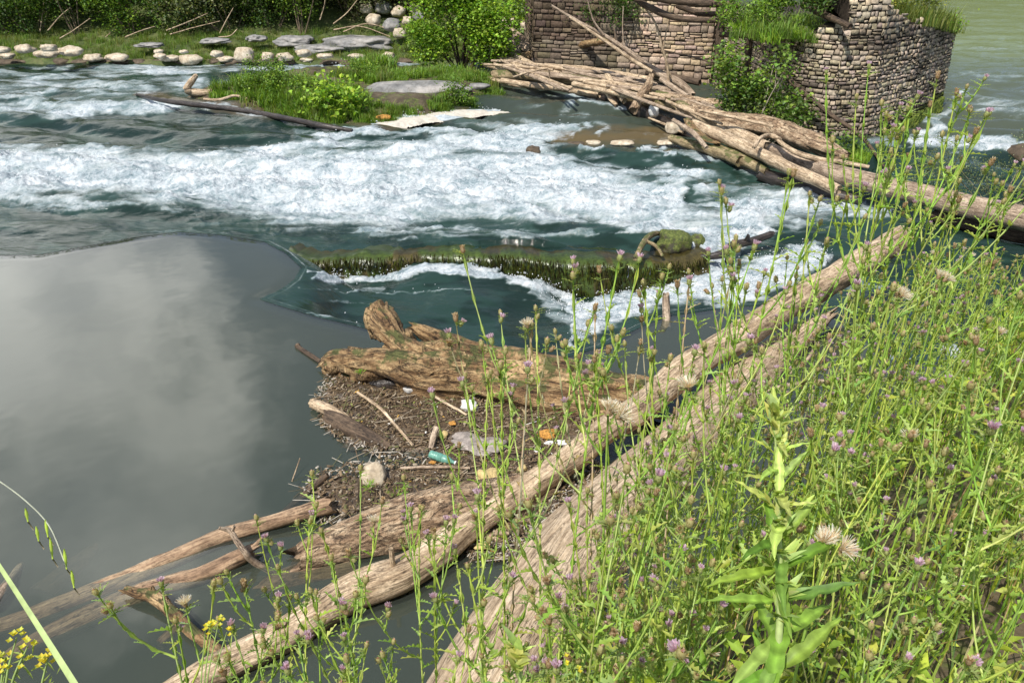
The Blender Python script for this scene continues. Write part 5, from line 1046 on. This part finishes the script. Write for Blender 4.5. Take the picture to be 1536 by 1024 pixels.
# seed-plumed big heads
for px, py, D, lab in [(912, 622, 1.25, 'large fluffy cream seed head burst open above the peeled log'), (1243, 810, 1.0, 'large fluffy white seed head among the thistles'), (1350, 440, 1.6, 'fluffy cream seed head before the very long trunk'), (1415, 415, 1.7, 'dry fluffy seed head high on the right of the thistle stand')]:
    top, base = tbase(px, py, D); root = empty('seed_head', top); tag(root, lab, 'seed head'); 
    for k in range(3 if px in (912, 1243) else 2):
        o = bpy.data.objects.new('seed_plume', HEADS['fluff'][k % 3]); C.objects.link(o); o.parent = root; o.location = (rnd(-.015, .015), rnd(-.01, .01), -.01); s = .9 if px != 912 else 1.1; o.scale = (s,) * 3; o.rotation_euler = (rnd(-.6, .6), rnd(-.8, .8), 0)
    mb = MB(); tube(mb, [Vector((0, 0, 0)), Vector((.01, 0, -.3)), base - top], [.0018, .0025, .003], 5, 14, 0, 0, SG[1]); mb.build('stem', 'stem', root)
# undergrowth: grass, small leaves and stems nobody could count
mb = MB(); xs = []; 
for k in range(19000):
    x = rnd(-.8, 4.6); ye = max(.8, .75 + .9 * x); d = rnd(-1.25, 1.0) if x > .45 else rnd(-.3, .12); y = ye + d
    if random.random() > .42 + .9 * noise.noise(Vector((x * 3.2, y * 3.2, 0))): continue
    xs.append((x, y))
arr = np.array(xs); hz = bank_np(arr[:, 0][None], arr[:, 1][None])[0]
for (x, y), z in zip(xs, hz):
    if z < -.3: continue
    h = rnd(.15, .6) * (1 if x > .3 else .5); b = rnd(0, 6.28); l = rnd(.05, .5)
    tp = Vector((x, y, z + h)); dv = dep(tp)
    if dv < .7: continue
    px, py = proj(tp)
    if px > 480 and py < (sil(px) if px > 700 else 1000) + 10: continue
    if dv < 1.2 and 1060 < px < 1270: continue
    blade(mb, Vector((x, y, z - .03)), h, Vector((math.cos(b) * l, math.sin(b) * l, 0)), rnd(.0015, .0035), leaf_col(random.choice([(.34, .48, .06), (.24, .38, .05), (.46, .56, .10), (.62, .54, .26), (.38, .55, .07), (.2, .36, .12), (.5, .38, .18)]), .3), rnd(.1, .7))
tag(mb.build('undergrowth_grass', 'leaf'), 'dense green and straw-coloured grass between the thistle stems', 'grass', kind='stuff')
mb = MB()
for k in range(19000):
    x = rnd(.1, 4.6); ye = .75 + .9 * x; d = rnd(-1.2, 1.0); y = ye + d
    z0 = 2.42 - 1.75 * max(0, d / 1.1); p = Vector((x, y, z0 + rnd(.0, .62) * (.6 + .5 * noise.noise(Vector((x * 3, y * 3, 7))))))
    px, py = proj(p)
    if py < sil(px) + 40 or dep(p) < .8 or (dep(p) < 1.2 and 1060 < px < 1270) or noise.noise(p * 4) < -.12: continue
    L = rnd(.015, .05); add_leaf(mb, p, rdir(.4), rdir(1), L, L * rnd(.12, .3), leaf_col(random.choice([(.38, .52, .06), (.28, .42, .05), (.5, .6, .10), (.14, .24, .04)]), .3), n=1)
tag(mb.build('undergrowth_leaves', 'leaf'), 'small bright green leaves filling the thistle stand', 'undergrowth', kind='stuff')
# big leafy plant -----------------------------------------------------
def big_leafy(name, label, px, pyt, pyb, D0, D1, nn=18, LL=.11, seed=3):
    random.seed(seed); a = PD(px, pyb, D1); b = PD(px, pyt, D0); root = empty(name, a); tag(root, label, 'leafy plant'); ax = b - a; a0 = Vector((0, 0, 0)) - Vector((0, 0, .35))
    mb = MB(); tube(mb, [a0, Vector((0, 0, 0)), ax * .5 + Vector((.006, 0, 0)), ax], [.0052, .005, .004, .0018], 8, 40, .02, .05, (.34, .42, .15), lump=.04); mb.build('stem', 'stem', root)
    n0 = -2
    for i in range(n0, nn):
        t = (max(i, -2) + .3) / nn; c = ax * t; az0 = i * 1.57 + rnd(-.6, .6)
        for s in (0, 1):
            az = az0 + s * math.pi + rnd(-.4, .4); L = LL * (1 - .5 * max(t, 0) ** 1.5) * rnd(.6, 1.15); el = .25 + .8 * max(t, 0) + rnd(-.3, .45); m2 = MB()
            col = leaf_col((.2, .34, .06) if t < .5 else (.44, .55, .14), .35); d = Vector((math.cos(az), math.sin(az), el))
            V = []; n = 12; d.normalize(); side = d.cross(Vector((0, 0, 1))).normalized(); nrm = side.cross(d)
            for k in range(n):
                u = k / (n - 1); w = L * .105 * (1 + .18 * math.sin(k * 1.9 + az * 3)) * (math.sin(math.pi * min(1, u * .93 + .07)) ** .8) * (1 - .35 * u); cc = c + d * L * u - nrm * L * (.12 + .3 * (az % 1)) * u * u + side * L * .05 * math.sin(u * 4 + az) + nrm * L * .02 * math.sin(k * 2.3)
                V += [cc - side * w + nrm * w * .45, cc - side * w * .5 + nrm * w * .12, cc, cc + side * w * .5 + nrm * w * .12, cc + side * w + nrm * w * .45]
            F = [(k * 5 + j, k * 5 + j + 1, k * 5 + j + 6, k * 5 + j + 5) for k in range(n - 1) for j in range(4)]
            CC = np.tile(np.array(col), (len(V), 1)); CC[2::5] *= 1.4; CC *= (1 + .22 * np.sin(np.arange(len(V)) // 5 * 2.6 + az))[:, None]; m2.add(V, F, CC); m2.build('leaf', 'leaf', root)
            if t > .15 and random.random() < .8:   # young side shoots in the leaf axils
                m3 = MB()
                for q in range(6): add_leaf(m3, c + Vector((math.cos(az), math.sin(az), 1)) * .008, Vector((math.cos(az + rnd(-.8, .8)), math.sin(az + rnd(-.8, .8)), rnd(.8, 2))), Vector((0, 0, 1)), L * rnd(.25, .42), L * .05, leaf_col((.48, .58, .18), .15), n=4)
                m3.build('side_shoot', 'leaf', root)
    m3 = MB()
    for q in range(16): add_leaf(m3, ax - ax.normalized() * rnd(0, .05), Vector((rnd(-.6, .6), rnd(-.6, .6), 1)), Vector((0, 0, 1)) + rdir() * .3, rnd(.025, .05), .007, leaf_col((.54, .62, .2), .15), n=4)
    m3.build('growing_tip', 'leaf', root); random.seed(seed + 50); return root
big_leafy('leafy_plant', 'tall upright plant with broad pointed leaves in the middle of the thistles', 1162, 612, 1010, 1.12, .92)
big_leafy('leafy_plant', 'short broad-leaved plant at the bottom edge beside the massive trunk', 775, 960, 1100, 1.1, 1.0, 5, .06, 9)
# reed blade, oat spikelets and yellow mustard on the left --------------
a, b = PD(-60, 760, .75), PD(140, 1070, .62); mb = MB(); V = []; 
for i in range(14):
    t = i / 13; c = a.lerp(b, t) + Vector((0, 0, .012 * math.sin(t * 3.1))); s = Vector((.0016 + .0022 * t, 0, .0012)); V += [c - s, c + Vector((0, -.0012, 0)), c + s]
mb.add(V, [(i * 3 + j, i * 3 + j + 1, i * 3 + j + 4, i * 3 + j + 3) for i in range(13) for j in range(2)], (.40, .50, .20)); tag(mb.build('grass_stalk', 'stem'), 'long pale green grass stalk slanting across the lower left corner', 'grass stalk')
root = empty('oat_grass', PD(-30, 690, .8)); tag(root, 'drooping wild oat stem with green spikelets over the still pool', 'wild oat'); o0 = root.location
pa = [PD(-40, 700, .8), PD(0, 722, .8), PD(40, 752, .8), PD(75, 790, .8), PD(100, 850, .8)]
mb = MB(); tube(mb, [p - o0 for p in pa], [.0007, .0006, .0005, .0004, .0003], 4, 20, 0, 0, (.5, .52, .4)); mb.build('stem', 'stem', root)
for px, py, h in [(38, 772, 20), (54, 800, 22), (68, 792, 26), (75, 822, 32), (96, 838, 30), (107, 868, 26)]:
    p = PD(px, py - h / 2, .8) - o0; q = PD(px + 4, py + h / 2, .8) - o0; mb = MB(); tube(mb, [p, p.lerp(q, .35), p.lerp(q, .7), q], [.0005, .0016, .0012, .0003], 6, 8, 0, 0, (.52, .66, .10)); tube(mb, [q, q + Vector((.002, 0, -.012))], [.0003, .0002], 3, 3, 0, 0, (.4, .35, .25)); mb.build('spikelet', 'leaf', root)
def mustard(label, base, tips, n=5):
    root = empty('yellow_flower', base); tag(root, label, 'wildflower'); mb = MB()
    for t in tips: t = t - base; tube(mb, [Vector((0, 0, 0)), t * .5 + Vector((0, 0, .01)), t], [.0016, .0012, .0007], 5, 10, 0, 0, (.3, .4, .12))
    mb.build('stem', 'stem', root)
    for t in tips:
        t = t - base; m = MB()
        for k in range(n):
            c = t + rdir(.5) * .007
            for j in range(4): az = j * 1.57 + rnd(0, .4); add_leaf(m, c, Vector((math.cos(az), math.sin(az), .9)), Vector((0, 0, 1)), .0048, .0019, random.choice([(.8, .66, .03), (.7, .62, .05), (.62, .66, .08)]), n=1)
        m.build('blossom', 'leaf', root)
        m = MB()
        for k in range(3): add_leaf(m, t - Vector((0, 0, rnd(.01, .05))), rdir(.8), Vector((0, 0, 1)), .02, .0012, (.35, .45, .1), n=1)
        m.build('seed_pods', 'leaf', root)
mustard('yellow mustard flowers in the bottom left corner, the larger cluster', PD(5, 1090, .8), [PD(25, 955, .8), PD(42, 968, .8), PD(8, 985, .8), PD(10, 1000, .8), PD(36, 990, .8)])
mustard('small yellow mustard spray standing just right of the corner cluster', PD(58, 1110, .8), [PD(72, 985, .8), PD(70, 996, .8)], 6)
mustard('bright yellow flower spray before the lower end of the peeled log', PD(300, 1110, 1.1), [PD(328, 932, 1.1), PD(308, 946, 1.1), PD(340, 948, 1.1), PD(318, 940, 1.1)], 5)
mustard('little yellow flowers at the bottom beside the massive trunk', PD(855, 1110, 1.1), [PD(850, 990, 1.1), PD(870, 1005, 1.1)], 3)
# ================================================================== LIGHT
SUN = Vector((-.50, -.62, 0)).normalized() * math.cos(R(56)) + Vector((0, 0, math.sin(R(56))))
sd = bpy.data.lights.new('sun', 'SUN'); sd.energy = 4.6; sd.angle = R(.5); sd.color = (1, .95, .87); so = bpy.data.objects.new('sun', sd); C.objects.link(so); so.rotation_euler = SUN.to_track_quat('Z', 'Y').to_euler()
w = bpy.data.worlds.new('World'); bpy.context.scene.world = w; w.use_nodes = True; t = w.node_tree; t.nodes.clear()
out = t.nodes.new('ShaderNodeOutputWorld'); bg = t.nodes.new('ShaderNodeBackground'); sk = t.nodes.new('ShaderNodeTexSky'); sk.sky_type = 'NISHITA'; sk.sun_disc = False; sk.sun_elevation = R(56); sk.sun_rotation = math.atan2(SUN.x, SUN.y); bg.inputs[1].default_value = .12
tc = t.nodes.new('ShaderNodeTexCoord'); ns = t.nodes.new('ShaderNodeTexNoise'); ns.inputs['Scale'].default_value = 3.4; ns.inputs['Detail'].default_value = 9; ns.inputs['Roughness'].default_value = .55; t.links.new(tc.outputs[0], ns.inputs['Vector'])
dt = t.nodes.new('ShaderNodeVectorMath'); dt.operation = 'DOT_PRODUCT'; cdirv = Vector((-.526, .717, .456)).normalized(); dt.inputs[1].default_value = cdirv; t.links.new(tc.outputs[0], dt.inputs[0])
ad = t.nodes.new('ShaderNodeMath'); ad.operation = 'MULTIPLY_ADD'; t.links.new(ns.outputs[0], ad.inputs[0]); ad.inputs[1].default_value = .17; t.links.new(dt.outputs['Value'], ad.inputs[2])
rp = t.nodes.new('ShaderNodeValToRGB'); rp.color_ramp.elements[0].position = .0; t.links.new(ad.outputs[0], rp.inputs[0]); e = rp.color_ramp.elements; e[0].position = .985; e[1].position = 1.0
mr = t.nodes.new('ShaderNodeMapRange'); mr.inputs[1].default_value = 1.040; mr.inputs[2].default_value = 1.078; mr.inputs[3].default_value = .07; mr.interpolation_type = 'SMOOTHSTEP'; t.links.new(ad.outputs[0], mr.inputs[0]); t.nodes.remove(rp)
mx = t.nodes.new('ShaderNodeMix'); mx.data_type = 'RGBA'; t.links.new(mr.outputs[0], mx.inputs[0]); t.links.new(sk.outputs[0], mx.inputs[6]); cr = t.nodes.new('ShaderNodeTexNoise'); cr.inputs['Scale'].default_value = 5; cr.inputs['Detail'].default_value = 5; t.links.new(tc.outputs[0], cr.inputs['Vector']); crr = t.nodes.new('ShaderNodeValToRGB'); t.links.new(cr.outputs[0], crr.inputs[0]); crr.color_ramp.elements[0].position = .32; crr.color_ramp.elements[0].color = (.45, .47, .5, 1); crr.color_ramp.elements[1].position = .62; crr.color_ramp.elements[1].color = (1, 1, .96, 1); sc_ = t.nodes.new('ShaderNodeVectorMath'); sc_.operation = 'SCALE'; sc_.inputs[3].default_value = 20; t.links.new(crr.outputs[0], sc_.inputs[0]); t.links.new(sc_.outputs[0], mx.inputs[7]); t.links.new(mx.outputs[2], bg.inputs[0]); t.links.new(bg.outputs[0], out.inputs[0])
sc = bpy.context.scene; sc.view_settings.view_transform = 'Standard'; sc.view_settings.look = 'None'; sc.view_settings.exposure = 0.2; sc.view_settings.gamma = 1
sc.render.engine = 'CYCLES'; sc.cycles.max_bounces = 8; sc.cycles.transparent_max_bounces = 24; sc.cycles.use_denoising = True; sc.cycles.caustics_reflective = False; sc.cycles.caustics_refractive = False; sc.cycles.sample_clamp_indirect = 6
